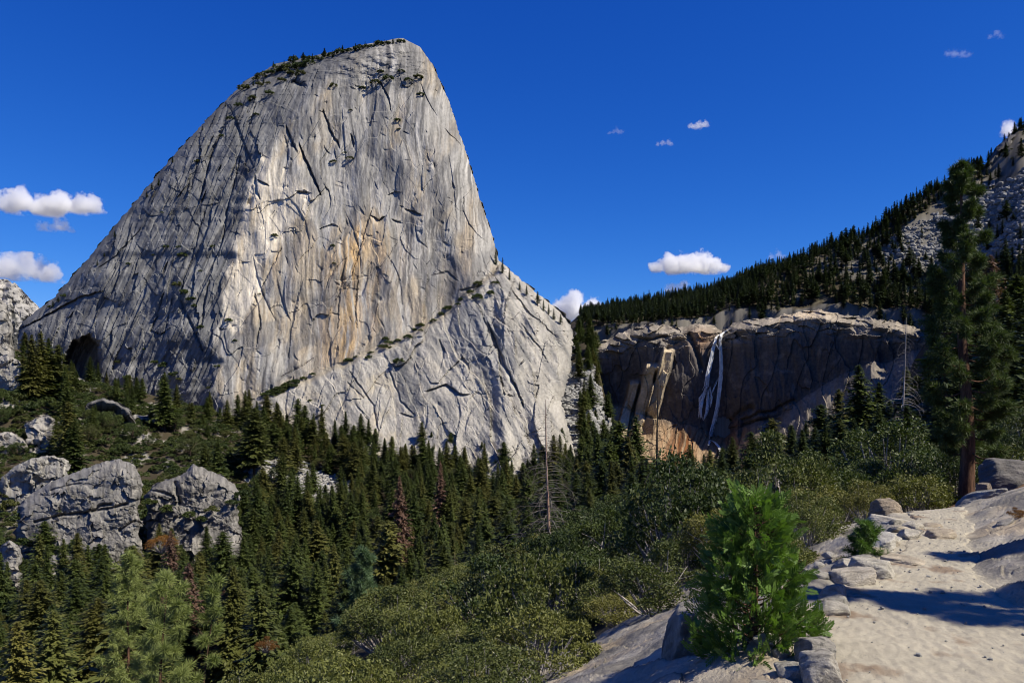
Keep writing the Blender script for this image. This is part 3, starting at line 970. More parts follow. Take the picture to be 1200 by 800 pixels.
def conifer(seed, nb=260, per=9, wid=.19, low=.10, gap=.2, droop=.35, power=.85, needle=1.0):
    """crown and trunk of a conifer of height 1: drooping branches carrying flat sprays of needles"""
    global RNG
    keep = RNG
    RNG = np.random.default_rng(seed)
    g, tr = Geo(), Geo()
    t = low + (1 - low) * (np.arange(nb) + RNG.random(nb)) / nb
    t = low + (1 - low) * ((t - low) / (1 - low)) ** .85
    az = np.arange(nb) * 2.399 + RNG.normal(0, .3, nb)
    lobes = 1 + .28 * np.sin(az * 2 + RNG.random() * 6 + 9 * t) * RNG.random()
    L = wid * (1 - t) ** power * RNG.uniform(.55, 1.18, nb) * lobes + .012
    L *= np.where(RNG.random(nb) < gap, .45, 1)
    L *= np.clip((t - low) / .10 + .45, 0, 1)
    s = (np.arange(per) + .5) / per
    s = np.clip(s[None, :] + RNG.uniform(-.06, .06, (nb, per)), .05, 1)
    rise = .25 - droop * (1 - t) - .1
    d = np.stack([np.cos(az), np.sin(az), 0 * az], -1)
    side = np.stack([-np.sin(az), np.cos(az), 0 * az], -1)
    zz = t[:, None] + L[:, None] * (rise[:, None] * s - .22 * s * s + .12 * s ** 4)
    P = d[:, None, :] * (L[:, None] * s)[..., None] + side[:, None, :] * (RNG.normal(0, .20, (nb, per)) * L[:, None] * (1.15 - s))[..., None]
    P[..., 2] += zz + RNG.normal(0, .004, (nb, per))
    size = (.30 * L[:, None] * (1.1 - .55 * s) + .007) * RNG.uniform(.7, 1.3, (nb, per)) * needle
    A = d[:, None, :] * .8 + side[:, None, :] * RNG.normal(0, .6, (nb, per))[..., None]
    A[..., 2] += -.25 + RNG.normal(0, .25, (nb, per))
    A = unit(A) * size[..., None]
    B = unit(np.cross(A, rvec(nb * per).reshape(nb, per, 3) * .5 + np.array([0, 0, 1.]))) * size[..., None] * .42
    g.leaves(P.reshape(-1, 3), A.reshape(-1, 3), B.reshape(-1, 3), np.clip(.5 + RNG.normal(0, .22, nb)[:, None] + RNG.normal(0, .12, (nb, per)), 0, 1).ravel())
    z = np.linspace(-.03, .97, 7)
    tr.tube(np.stack([.004 * np.sin(z * 5), .004 * np.cos(z * 4), z], -1), .013 * (1.02 - z) + .001, 6)
    RNG = keep
    return g, tr


def bush(seed, n=4200, clumps=34, leaf=.017, flat=.75):
    """foliage and stems of a shrub about 1 wide"""
    global RNG
    keep = RNG
    RNG = np.random.default_rng(seed)
    g, st = Geo(), Geo()
    c = rvec(clumps)
    c[:, 2] = np.abs(c[:, 2])
    c *= RNG.uniform(.45, 1.0, (clumps, 1)) ** .5 * np.array([.42, .42, .42 * flat * 1.2])
    c[:, 2] += .10
    cr = RNG.uniform(.07, .16, clumps)
    k = RNG.integers(0, clumps, n)
    o = rvec(n)
    o[:, 2] = np.where(o[:, 2] < -.3, -o[:, 2], o[:, 2])
    P = c[k] + o * (cr[k] * RNG.uniform(.55, 1.08, n))[:, None]
    s = leaf * RNG.uniform(.6, 1.4, n)
    A = unit(o * .5 + rvec(n) + np.array([0, 0, .5])) * s[:, None]
    B = unit(np.cross(A, rvec(n))) * s[:, None] * .55
    g.leaves(P, A, B, np.clip(.5 + RNG.normal(0, .2, clumps)[k] + RNG.normal(0, .15, n), 0, 1))
    for i in range(clumps):
        e = c[i] + np.array([0, 0, cr[i] * .3])
        b = np.array([c[i][0] * .12, c[i][1] * .12, -.12])
        mid = (b + e) / 2 + rvec(1)[0] * .04 + np.array([0, 0, -.03])
        tt_ = np.linspace(0, 1, 5)[:, None]
        st.tube((1 - tt_) ** 2 * b + 2 * tt_ * (1 - tt_) * mid + tt_ ** 2 * e, np.linspace(.012, .003, 5), 4)
    for i in range(9):          # bare twigs showing through
        e = rvec(1)[0] * .44
        e[2] = abs(e[2]) * .9 + .08
        b = c[RNG.integers(clumps)] * .5
        tt_ = np.linspace(0, 1, 4)[:, None]
        st.tube(b + (e - b) * tt_ + rvec(4) * .012, np.linspace(.005, .0015, 4), 3)
    RNG = keep
    return g, st


def broadleaf(seed, n=5200, clumps=46, leaf=.014):
    """a small evergreen oak, height 1"""
    global RNG
    keep = RNG
    RNG = np.random.default_rng(seed)
    g, st = Geo(), Geo()
    c = rvec(clumps) * RNG.uniform(.3, 1, (clumps, 1)) ** .4 * np.array([.36, .36, .36])
    c[:, 2] += .60
    cr = RNG.uniform(.06, .13, clumps)
    k = RNG.integers(0, clumps, n)
    o = rvec(n)
    P = c[k] + o * (cr[k] * RNG.uniform(.5, 1.1, n))[:, None]
    s = leaf * RNG.uniform(.6, 1.5, n)
    A = unit(o * .4 + rvec(n) + np.array([0, 0, .3])) * s[:, None]
    B = unit(np.cross(A, rvec(n))) * s[:, None] * .6
    g.leaves(P, A, B, np.clip(.5 + RNG.normal(0, .2, clumps)[k] + RNG.normal(0, .15, n), 0, 1))
    st.tube([(0, 0, -.05), (.02, .01, .2), (.0, .02, .42), (.01, 0, .7)], [.03, .025, .02, .008], 7)
    for i in range(0, clumps, 2):
        b = np.array([.005, .01, RNG.uniform(.2, .5)])
        tt_ = np.linspace(0, 1, 5)[:, None]
        st.tube(b + (c[i] - b) * tt_ + rvec(5) * .012 - np.array([0, 0, .03]) * np.sin(tt_ * 3.14), np.linspace(.011, .003, 5), 4)
    RNG = keep
    return g, st


def dead_tree(seed, nb=70, wid=.16, low=.15, droop=.7, rt=.012, twigs=3, curl=.5, broken=0.0):
    """bare trunk and bare crooked branches, height 1"""
    global RNG
    keep = RNG
    RNG = np.random.default_rng(seed)
    g, tr = Geo(), Geo()
    z = np.linspace(-.03, 1 - broken, 14)
    ax = np.stack([.012 * np.sin(z * 3.1 + seed), .010 * np.sin(z * 4.3 + 2 * seed), z], -1)
    tr.tube(ax, rt * (1.03 - z) + .0012, 7)
    for i in range(nb):
        t = low + (.92 - broken - low) * (i + RNG.random()) / nb
        a = i * 2.399 + RNG.normal(0, .5)
        L = wid * (1.1 - t) ** .7 * RNG.uniform(.35, 1.15)
        s = np.linspace(0, 1, 7)
        d = np.array([math.cos(a), math.sin(a), 0])
        sd = np.array([-math.sin(a), math.cos(a), 0]) * RNG.normal(0, .25)
        dr = droop * RNG.uniform(.4, 1.3)
        pts = d * (L * np.sin(s * (1.2 + .3 * curl)) / 1.0)[:, None] + sd * (L * s ** 2)[:, None] + RNG.normal(0, .02 * L, (7, 3)) * s[:, None]
        pts[:, 2] += t + L * (.20 * s - dr * s ** 2)
        pts[:, :2] += np.array([np.interp(t, z, ax[:, 0]), np.interp(t, z, ax[:, 1])])
        r0 = rt * .32 * (1.1 - t)
        g.tube(pts, np.linspace(r0, r0 * .22, 7), 4)
        for q in range(twigs if t < .85 else 0):
            k = RNG.integers(2, 6)
            e = pts[k] + (d * RNG.uniform(-.1, .5) + rvec(1)[0] * .8 + np.array([0, 0, -.35 * droop])) * L * .38
            m_ = (pts[k] + e) / 2 + rvec(1)[0] * .04 * L
            g.tube([pts[k], m_, e], [r0 * .4, r0 * .28, r0 * .12], 3)
    RNG = keep
    return g, tr


def tufted_pine(seed, H, trunk_r, nb, blen, low, tufts, needles, nlen, nw, lean=(0, 0), open_=.0, spread=.75, qmin=.38):
    """a long-needled pine in true size: curved branches with bottle-brush tufts"""
    global RNG
    keep = RNG
    RNG = np.random.default_rng(seed)
    tr, br, g = Geo(), Geo(), Geo()
    z = np.linspace(-.3, H, 18)
    f = np.clip(z / H, 0, 1)
    ax = np.stack([lean[0] * f + .05 * np.sin(z * 1.1 + seed), lean[1] * f + .04 * np.cos(z * .9), z], -1)
    tr.tube(ax, trunk_r * (1 - .93 * f ** 1.1) * (1 + .25 * np.exp(-np.maximum(z, 0) * 3)), 10)
    for i in range(nb):
        t = low + (1.0 - low) * ((i + RNG.random()) / nb) ** .92
        a = i * 2.399 + RNG.normal(0, .4)
        if RNG.random() < open_:
            continue
        L = blen(t) * RNG.uniform(.62, 1.15)
        s = np.linspace(0, 1, 7)
        d = np.array([math.cos(a), math.sin(a), 0])
        sd = np.array([-math.sin(a), math.cos(a), 0]) * RNG.normal(0, .18)
        pts = d * (L * s)[:, None] + sd * (L * s ** 2)[:, None]
        up = RNG.uniform(-.15, .15) + .55 * (t - .55)
        pts[:, 2] += L * (up * s - .25 * s * (1 - s) * 2 + .28 * s ** 3)
        o = np.array([np.interp(t * H, z, ax[:, 0]), np.interp(t * H, z, ax[:, 1]), t * H])
        pts += o
        rb = trunk_r * .17 * (1.15 - t)
        br.tube(pts, np.linspace(rb, rb * .3, 7), 5)
        nt_ = max(3, int(tufts * (.4 + .6 * L / blen(.4))))
        for k in range(nt_):
            q = 1.0 if k == 0 else RNG.uniform(qmin, 1.0)
            c = np.array([np.interp(q, s, pts[:, j]) for j in range(3)])
            if k:
                off = unit(d * .5 + rvec(1)[0] * .9 + np.array([0, 0, .25])) * L * RNG.uniform(.08, .30)
                br.tube([c, c + off * .5 + np.array([0, 0, -.01]), c + off], [rb * .3, rb * .22, rb * .15], 3)
                ax_ = unit(off + d * .3 * L)
                c = c + off
            else:
                ax_ = unit(d + np.array([0, 0, .4]))
            n = needles
            dirs = unit(rvec(n) + ax_ * spread)
            base = c - ax_ * (RNG.random(n) * nlen * .9)[:, None]
            ln = nlen * RNG.uniform(.7, 1.15, n)
            A = dirs * ln[:, None] * .5
            B = unit(np.cross(dirs, rvec(n))) * nw
            g.leaves(base + A, A, B, np.clip(RNG.normal(.5, .2) + RNG.normal(0, .15, n), 0, 1))
    RNG = keep
    return tr, br, g


def cedar(seed, H, R, nbr, sprays):
    """a young incense cedar in true size: flat upright sprays of scale leaves"""
    global RNG
    keep = RNG
    RNG = np.random.default_rng(seed)
    tr, br, g = Geo(), Geo(), Geo()
    z = np.linspace(-.2, H, 8)
    tr.tube(np.stack([.01 * np.sin(z * 3), .01 * np.cos(z * 4), z], -1), .022 * (1.03 - np.clip(z / H, 0, 1)) + .002, 7)
    for i in range(nbr):
        t = .04 + .95 * (i + RNG.random()) / nbr
        a = i * 2.399 + RNG.normal(0, .4)
        prof = (1 - t) ** .6 * min(1, .55 + t * 2.2)
        L = R * prof * RNG.uniform(.65, 1.1) + .05
        d = np.array([math.cos(a), math.sin(a), 0])
        s = np.linspace(0, 1, 5)
        pts = d * (L * s)[:, None]
        pts[:, 2] += t * H + L * (.15 * s + .35 * s * s)
        br.tube(pts, np.linspace(.006, .0018, 5), 4)
        for k in range(int(sprays * (.35 + .65 * prof))):
            q = RNG.uniform(.25, 1.0) ** .7
            c = np.array([np.interp(q, s, pts[:, j]) for j in range(3)]) + RNG.normal(0, .025, 3)
            up = unit(d * RNG.uniform(.35, 1.2) + rvec(1)[0] * .65 + np.array([0, 0, RNG.uniform(.1, .95)]))
            nrm = unit(np.cross(up, rvec(1)[0]))
            ln = RNG.uniform(.075, .125)
            r0 = np.clip(RNG.normal(.5, .22), 0, 1)
            m_ = 13
            f = (np.arange(m_) + .5) / m_
            sgn = np.where(np.arange(m_) % 2, 1, -1)
            dirs = unit(up[None] + nrm[None] * (sgn * (.95 - .45 * f))[:, None])
            l2 = ln * (.42 - .30 * np.abs(f - .35)) * RNG.uniform(.8, 1.2, m_)
            base = c + up * (f * ln)[:, None]
            A = dirs * (l2 * .5)[:, None]
            B = unit(np.cross(dirs, np.cross(up, nrm)[None] + rvec(m_) * .25)) * .0068
            g.leaves(base + A, A, B, np.clip(r0 + .25 * (f - .4) + RNG.normal(0, .06, m_), 0, 1))
    RNG = keep
    return tr, br, g


# ------------------------------------------------------------------ prototypes (height or width 1)
FIR = []
for k, (wd, pw, gp, lo, dr) in enumerate([(.19, .80, .15, .06, .40), (.17, .70, .30, .12, .30), (.23, .85, .15, .04, .45), (.21, .55, .40, .20, .15), (.15, .80, .2, .08, .4), (.22, .62, .45, .24, .10)]):
    g, t_ = conifer(200 + k, 330, 20, wd * 1.2, lo, gp, dr, pw, .62)
    FIR.append((g.mesh('crown', [M_FIR]), t_.mesh('trunk', [M_BARK], True)))
FINE = []
for k, (wd, pw, gp, lo, dr) in enumerate([(.20, .75, .2, .06, .40), (.24, .62, .35, .14, .25), (.17, .8, .2, .06, .45)]):
    g, t_ = conifer(250 + k, 430, 40, wd, lo, gp, dr, pw, .40)
    FINE.append((g.mesh('crown', [M_FIR]), t_.mesh('trunk', [M_BARK], True)))
SMALL = []
for k, (wd, pw, gp, lo) in enumerate([(.17, .8, .2, .10), (.20, .65, .3, .18), (.15, .85, .2, .08), (.22, .6, .35, .22)]):
    g, t_ = conifer(300 + k, 140, 9, wd * 1.1, lo, gp, .3, pw, 1.0)
    t_.M = [np.ones(len(x)) for x in t_.M]
    for a_ in ('V', 'C', 'M'):
        getattr(g, a_).extend(getattr(t_, a_))
    g.Q.extend([q + g.k for q in t_.Q])
    SMALL.append(g.mesh('pine_tree', [M_PINE, M_BARK]))
BUSH = []
for k in range(4):
    g, s_ = bush(400 + k, 9000, (44, 30, 52, 36)[k], .0125, (.75, .95, .65, 1.1)[k])
    BUSH.append((g.mesh('foliage', [M_BUSH]), s_.mesh('stems', [M_DEADWOOD])))
SCRUB = []
for k in range(4):
    g, s_ = bush(420 + k, 1700, 22, .042, .7)
    SCRUB.append(g.mesh('shrub', [M_SCRUB]))
OAK = []
for k in range(3):
    g, s_ = broadleaf(440 + k)
    OAK.append((g.mesh('crown', [M_SCRUB]), s_.mesh('trunk', [M_BARK])))


def plant(name, parts, loc, rz=0.0, sc=1.0):
    """a thing at its base that parents its parts; parts = [(part name, mesh)]"""
    e = empty(name, loc, rz, sc)
    for pn, m_ in parts:
        link(pn, m_, e)
    return e


def height_for(px, Y, top):
    """ground point under a column, and the height that brings the top to a row of the picture"""
    x, y, z = ground(px, Y)
    return (x, y, z), (HY - top) / F * Y - z

# ================================================================== FORESTS
OUTPOLY = [(-10, 535), (45, 545), (120, 533), (170, 540), (280, 548), (285, 590), (215, 600), (170, 640), (120, 650), (30, 645), (-10, 620)]
TALUS = [(282, 540), (335, 538), (420, 572), (410, 592), (335, 582), (290, 562)]


def where_px(n, x0, x1, y0, y1):
    """random ground points, even over the area of the ground, as column and distance"""
    Y = np.sqrt(RNG.uniform(y0 * y0, y1 * y1, n))
    return RNG.uniform(x0, x1, n), Y


def thin_out(pts, gap):
    """drop points nearer than the gap to an earlier one"""
    keep, cell = [], {}
    for p in pts:
        k = (int(p[0] // gap), int(p[1] // gap))
        if any((p[0] - q[0]) ** 2 + (p[1] - q[1]) ** 2 < gap * gap for i in (-1, 0, 1) for j in (-1, 0, 1) for q in cell.get((k[0] + i, k[1] + j), ())):
            continue
        cell.setdefault(k, []).append(p)
        keep.append(p)
    return keep


def spots(n, x0, x1, y0, y1, gap, ok):
    px, Y = where_px(n, x0, x1, y0, y1)
    X = (px - CX) / F * Y
    Z = terrain_z(X, Y)
    py = HY - Z * F / Y
    m = ok(px, py, Y, X)
    L = list(zip(X[m], Y[m], Z[m], px[m], py[m]))
    return thin_out(L, gap)


def valley_ok(px, py, Y, X):
    den = np.where(px < 300, sstep(430, 330, Y) * .95 + .05, 1)
    m = (Y < dome_front(px) - 6) & (RNG.random(len(px)) < den)
    m &= ~((px > 640) & (px < 722) & (py < 545) & (py > 430) & (Y > 560) & (RNG.random(len(px)) < .93))
    m &= ~in_poly(px, py, OUTPOLY) & ~in_poly(px, py, TALUS)
    # where the trees stand higher on the screen than their foot they must leave the rock knobs free
    m &= ~((px < 168) & (py > 590) & (py < 690) & (RNG.random(len(px)) < .80))
    m &= ~((px >= 168) & (px < 285) & (py > 590) & (py < 628) & (RNG.random(len(px)) < .85))
    m &= ~((px > 430) & (px < 490) & (py > 660) & (py < 745) & (RNG.random(len(px)) < .9))
    near = np.interp(px, [-50, 0, 100, 200, 300, 400, 500, 600, 700, 760], [140, 140, 150, 155, 160, 165, 190, 230, 240, 240])
    return m & (Y > near)


L = spots(9000, -20, 745, 110, 690, 7.2, valley_ok)
L += [p for p in spots(900, 700, 860, 110, 800, 9, lambda px, py, Y, X: (Y > 260) & (Y < cliff_base_D(px) - 75) & (py > 560))]
L.sort(key=lambda p: p[1])
print('valley trees', len(L))


def fir_height(px, Y):
    h = RNG.uniform(15, 32) * (.8 if px < 260 and Y > 400 else 1)
    return h * (.55 if RNG.random() < .25 else 1)


FIRLAB = [
    (lambda px, Y: Y < 215 and px < 130, 'tall dark conifer in the front of the valley forest below the rock outcrop'),
    (lambda px, Y: Y < 215 and px < 330, 'tall dark conifer in the front of the valley forest beside the pale long-needled pines'),
    (lambda px, Y: Y < 230, 'tall dark conifer in the valley forest just behind the olive bushes'),
    (lambda px, Y: px < 270 and Y > 400, 'dark conifer among the bushes on the rocky hillside under the dome'),
    (lambda px, Y: px < 430 and Y > 430, 'dark conifer at the foot of the dome around the grey talus'),
    (lambda px, Y: px < 620 and Y > 500, 'dark conifer in the last row of forest against the pale buttress'),
    (lambda px, Y: px >= 620 and Y > 430, 'dark conifer in the forest beneath the talus gully and the cliff'),
    (lambda px, Y: px < 420, 'dark conifer in the middle of the valley forest below the talus'),
    (lambda px, Y: True, 'dark conifer in the dense valley forest behind the big bare snag'),
]
rest = []
nfir = noak = 0
fo = [None] * 3
protos = [None] * len(FIR)
fine = [None] * 3
for i, (x, y, z, px, py) in enumerate(L):
    h = fir_height(px, y)
    rnd_ = RNG.random()
    if noak < 150 and rnd_ < (.5 if px < 330 and y > 320 else .30 if y > 480 else .10):
        k = int(RNG.integers(0, 3))
        h = RNG.uniform(8, 17)
        wv = RNG.uniform(1.0, 1.5)
        if fo[k] is None:
            fo[k] = e = plant('oak_tree', [('crown', OAK[k][0]), ('trunk', OAK[k][1])], (x, y, z - 1), RNG.uniform(0, 6.28), (h * wv, h * wv, h))
        else:
            e = copy_tree(fo[k])
            e.location, e.rotation_euler, e.scale = (x, y, z - 1), (0, 0, RNG.uniform(0, 6.28)), (h * wv, h * wv, h)
        tag(e, 'round crowned green tree on the rocky hillside below the cave' if px < 300 and y > 330 else 'round crowned green tree among the conifers of the valley', 'tree', 'round trees of the valley')
        noak += 1
        continue
    k = int(RNG.integers(0, len(FIR)))
    wv = RNG.uniform(1.0, 1.65)
    rz = RNG.uniform(0, 6.28)
    if nfir < 180 and (y < 290 or i % 5 == 0 or nfir + (len(L) - i) < 180):
        if y < 225:
            kf = i % 3
            if fine[kf] is None:
                fine[kf] = e = plant('fir_tree', [('crown', FINE[kf][0]), ('trunk', FINE[kf][1])], (x, y, z), rz, (h * wv, h * wv, h))
            else:
                e = copy_tree(fine[kf])
                e.location, e.rotation_euler, e.scale = (x, y, z), (0, 0, rz), (h * wv, h * wv, h)
        elif protos[k] is None:
            protos[k] = e = plant('fir_tree', [('crown', FIR[k][0]), ('trunk', FIR[k][1])], (x, y, z), rz, (h * wv, h * wv, h))
        else:
            e = copy_tree(protos[k])
            e.location, e.rotation_euler, e.scale = (x, y, z), (0, 0, rz), (h * wv, h * wv, h)
        lab = next(t_ for f_, t_ in FIRLAB if f_(px, y))
        tag(e, lab, 'tree', 'conifers of the valley forest')
        nfir += 1
    else:
        rest.append((x, y, z, rz, h, wv, k))


def scatter(name, mesh_list, rows, kind='stuff'):
    """the rest of a forest as one object: copies of the tree meshes placed on points"""
    rows = np.array(rows)
    me = bpy.data.meshes.new(name)
    me.vertices.add(len(rows))
    me.vertices.foreach_set('co', rows[:, :3].astype(np.float32).ravel())
    for an, ty, vals in (('turn', 'FLOAT', rows[:, 3]), ('tall', 'FLOAT', rows[:, 4]), ('wide', 'FLOAT', rows[:, 4] * rows[:, 5]), ('which', 'INT', rows[:, 6])):
        a = me.attributes.new(an, ty, 'POINT')
        a.data.foreach_set('value', vals.astype(np.int32 if ty == 'INT' else np.float32))
    o = link(name, me)
    o['kind'] = kind
    ng = bpy.data.node_groups.new(name + ' scatter', 'GeometryNodeTree')
    ng.interface.new_socket('Geometry', in_out='INPUT', socket_type='NodeSocketGeometry')
    ng.interface.new_socket('Geometry', in_out='OUTPUT', socket_type='NodeSocketGeometry')
    gi, go = ng.nodes.new('NodeGroupInput'), ng.nodes.new('NodeGroupOutput')
    ip = ng.nodes.new('GeometryNodeInstanceOnPoints')
    jn = ng.nodes.new('GeometryNodeJoinGeometry')
    for src in reversed(mesh_list):
        oi = ng.nodes.new('GeometryNodeObjectInfo')
        oi.transform_space = 'ORIGINAL'
        oi.inputs['As Instance'].default_value = True
        oi.inputs['Object'].default_value = src
        ng.links.new(oi.outputs['Geometry'], jn.inputs[0])

    def attr(nm, ty):
        a = ng.nodes.new('GeometryNodeInputNamedAttribute')
        a.data_type = ty
        a.inputs['Name'].default_value = nm
        return a.outputs['Attribute']
    cr, cs = ng.nodes.new('ShaderNodeCombineXYZ'), ng.nodes.new('ShaderNodeCombineXYZ')
    ng.links.new(attr('turn', 'FLOAT'), cr.inputs[2])
    wv_ = attr('wide', 'FLOAT')
    ng.links.new(wv_, cs.inputs[0])
    ng.links.new(wv_, cs.inputs[1])
    ng.links.new(attr('tall', 'FLOAT'), cs.inputs[2])
    er = ng.nodes.new('FunctionNodeEulerToRotation')
    ng.links.new(cr.outputs[0], er.inputs[0])
    ng.links.new(gi.outputs[0], ip.inputs['Points'])
    ng.links.new(jn.outputs[0], ip.inputs['Instance'])
    ip.inputs['Pick Instance'].default_value = True
    ng.links.new(attr('which', 'INT'), ip.inputs['Instance Index'])
    ng.links.new(er.outputs[0], ip.inputs['Rotation'])
    ng.links.new(cs.outputs[0], ip.inputs['Scale'])
    ng.links.new(ip.outputs[0], go.inputs[0])
    md = o.modifiers.new('scatter', 'NODES')
    md.node_group = ng
    return o


if rest:
    scatter('valley_forest', [p.children[0] for p in protos], rest)

# ---- the wooded hill above the waterfall and on the right
TALPOLY = [(1020, 300), (1060, 268), (1100, 248), (1205, 200), (1210, 300), (1150, 322), (1050, 318)]


def hill_ok(px, py, Y, X):
    t1 = poly_sd(px, py, TALPOLY) + 12 * fbm(X / 30, Y / 30, 2, 200)
    above = (Y > cliff_base_D(px) + 14) & (px > 680)
    m = ((px < 1095) & above) | ((px >= 1095) & (Y > 150))
    m &= ~((t1 < 0) & (RNG.random(len(px)) < np.where(px < 1060, .82, .94)))
    m &= ~((px > 915) & (px < 975) & (py > 350) & (Y < 900))
    m &= ~((px > 955) & (t1 < 45) & (RNG.random(len(px)) < .25))
    m &= RNG.random(len(px)) < .6 + .4 * sstep(-.35, .1, fbm(X / 40, Y / 40, 3, 205))
    m &= ~((py < 150) & (px > 1150) & (RNG.random(len(px)) < .4))
    m &= ~((px > 1150) & (py < 205) & (py > 158) & (RNG.random(len(px)) < .9))
    
    return m


LH = spots(34000, 676, 1215, 150, 1420, 5.2, hill_ok)
LH.sort(key=lambda p: p[1])
# leave out what stands behind the crest
LH = [p for p in LH if p[1] < np.interp(p[3], [680, 735, 800, 900, 1000, 1090, 1150, 1200], [1330, 1330, 1330, 1240, 1130, 1080, 1080, 1080])]
print('hill trees', len(LH))
proto_s = [None] * len(SMALL)
rest = []
hh = [p + (RNG.uniform(15, 32) * (.55 if RNG.random() < .3 else 1) * float(np.interp(p[1], [850, 1000, 1150], [1, .72, .6])),) for p in LH]
order = sorted(range(len(hh)), key=lambda i: -hh[i][5] / hh[i][1])
single = set(order[:285])
for i, (x, y, z, px, py, h) in enumerate(hh):
    k = int(RNG.integers(0, len(SMALL)))
    rz, wv = RNG.uniform(0, 6.28), RNG.uniform(.95, 1.75)
    if i in single:
        if proto_s[k] is None:
            proto_s[k] = o = link('pine_tree', SMALL[k])
        else:
            o = proto_s[k].copy()
            COL.objects.link(o)
        o.location, o.rotation_euler, o.scale = (x, y, z - .2), (0, 0, rz), (h * wv, h * wv, h)
        lab = ('dark pine on the steep slope behind the tall roadside pine' if px > 1095 and y < 520 else
               'dark pine along the lower edge of the talus slope' if px > 940 else
               'dark pine standing above the dark cliff to the side of the waterfall' if px > 850 else
               'dark pine on the plateau directly above the waterfall' if px > 760 else 'dark pine in the notch between the dome and the cliff')
        tag(o, lab, 'tree', 'pines of the wooded hill')
    else:
        rest.append((x, y, z - .2, rz, h, wv, k))
if rest:
    scatter('hill_forest', proto_s, rest)

# ================================================================== ROCKS
def rock_dirs(n):
    a = np.linspace(-1, 1, n)
    A, B = np.meshgrid(np.tan(a * math.pi / 4), np.tan(a * math.pi / 4), indexing='ij')
    one = np.ones_like(A)
    P, Q, k = [], [], 0
    for f in ((one, A, B), (-one, B, A), (B, one, A), (A, -one, B), (A, B, one), (B, A, -one)):
        P.append(unit(np.stack(f, -1).reshape(-1, 3)))
        Q.append(grid_quads(n, n, k, True))
        k += n * n
    return np.concatenate(P), np.concatenate(Q)


def rock(seed, n=26, planes=13, sharp=22, rough=.05, freq=2.0, tone=(.33, .31, .275), dark=.5, strata=0.0):
    """an angular block of granite in the unit box: a rounded polyhedron with grain, lichen in patches"""
    r_ = np.random.default_rng(seed)
    d, Q = rock_dirs(n)
    nr_ = unit(r_.normal(size=(planes, 3)))
    nr_ = np.concatenate([nr_, [[0, 0, 1], [0, 0, -1], [1, .1, 0], [-1, 0, .1], [0, 1, .1], [.1, -1, 0]]])
    ds_ = np.concatenate([r_.uniform(.72, 1.0, planes), np.full(6, .9)])
    q = np.maximum(d @ unit(nr_).T, 1e-3) / ds_
    r = ((q ** sharp).sum(1)) ** (-1 / sharp)
    P = d * r[:, None]
    s = seed * 3.7
    nz = (fbm(P[:, 0] * freq + s, P[:, 1] * freq + P[:, 2] * 1.7 * freq, 5, 210) + fbm(P[:, 2] * freq - s, P[:, 0] * freq * .8 + P[:, 1] * 1.3 * freq, 5, 213)) * .5
    P = P * (1 + rough * nz)[:, None]
    if strata:
        P = P * (1 + strata * (saw(P[:, 2] * 2.7 + .5 * nz + .3 * P[:, 0]) - .5))[:, None]
    P = P / np.abs(P).max(0)
    c = np.array(tone)[None] * (1 + .35 * nz)[:, None]
    lm = sstep(.1, .6, fbm(P[:, 0] * 2.3 + s, P[:, 1] * 2.3 + P[:, 2] * 2, 5, 216))
    c = cmix(c, np.array([.09, .088, .085]), lm * dark)
    # weld the cube edges
    key = np.round(d * 4096).astype(np.int64)
    _, first, inv = np.unique(key, axis=0, return_index=True, return_inverse=True)
    return P[first] * .5, inv.reshape(-1)[Q], np.clip(c[first], .02, .6)


def rock_mesh(name, seed, mat=None, **kw):
    P, Q, c = rock(seed, **kw)
    return mk_mesh(name, P, Q, [mat or M_BOULDER], smooth=True, col=c)


PALE = (.37, .335, .275)
GREY = (.26, .25, .235)


def stone(px, base, Y, wpx, hpx, seed, label, tone=PALE, deep=.8, rz=0.0, tilt=(0, 0), sink=.25, name='boulder', dark=.4, rough=.06, n=30, strata=0, sharp=22, mat=None, group=None):
    """a rock standing where its foot shows at (px, base) at distance Y, as wide and high as it shows"""
    x = (px - CX) / F * Y
    wd, ht = wpx / F * Y, hpx / F * Y
    dp = wd * deep
    z = (HY - base) / F * Y
    me_ = rock_mesh(name, seed, mat, tone=tone, dark=dark, rough=rough, n=n, strata=strata, sharp=sharp)
    o_ = link(name, me_, None, (x, Y + dp * .4, z + ht * (.5 - sink * .5)))
    o_.scale = (wd, dp, ht * (1 + sink))
    o_.rotation_euler = (tilt[0], tilt[1], rz)
    tag(o_, label, 'rock', group)
    return o_


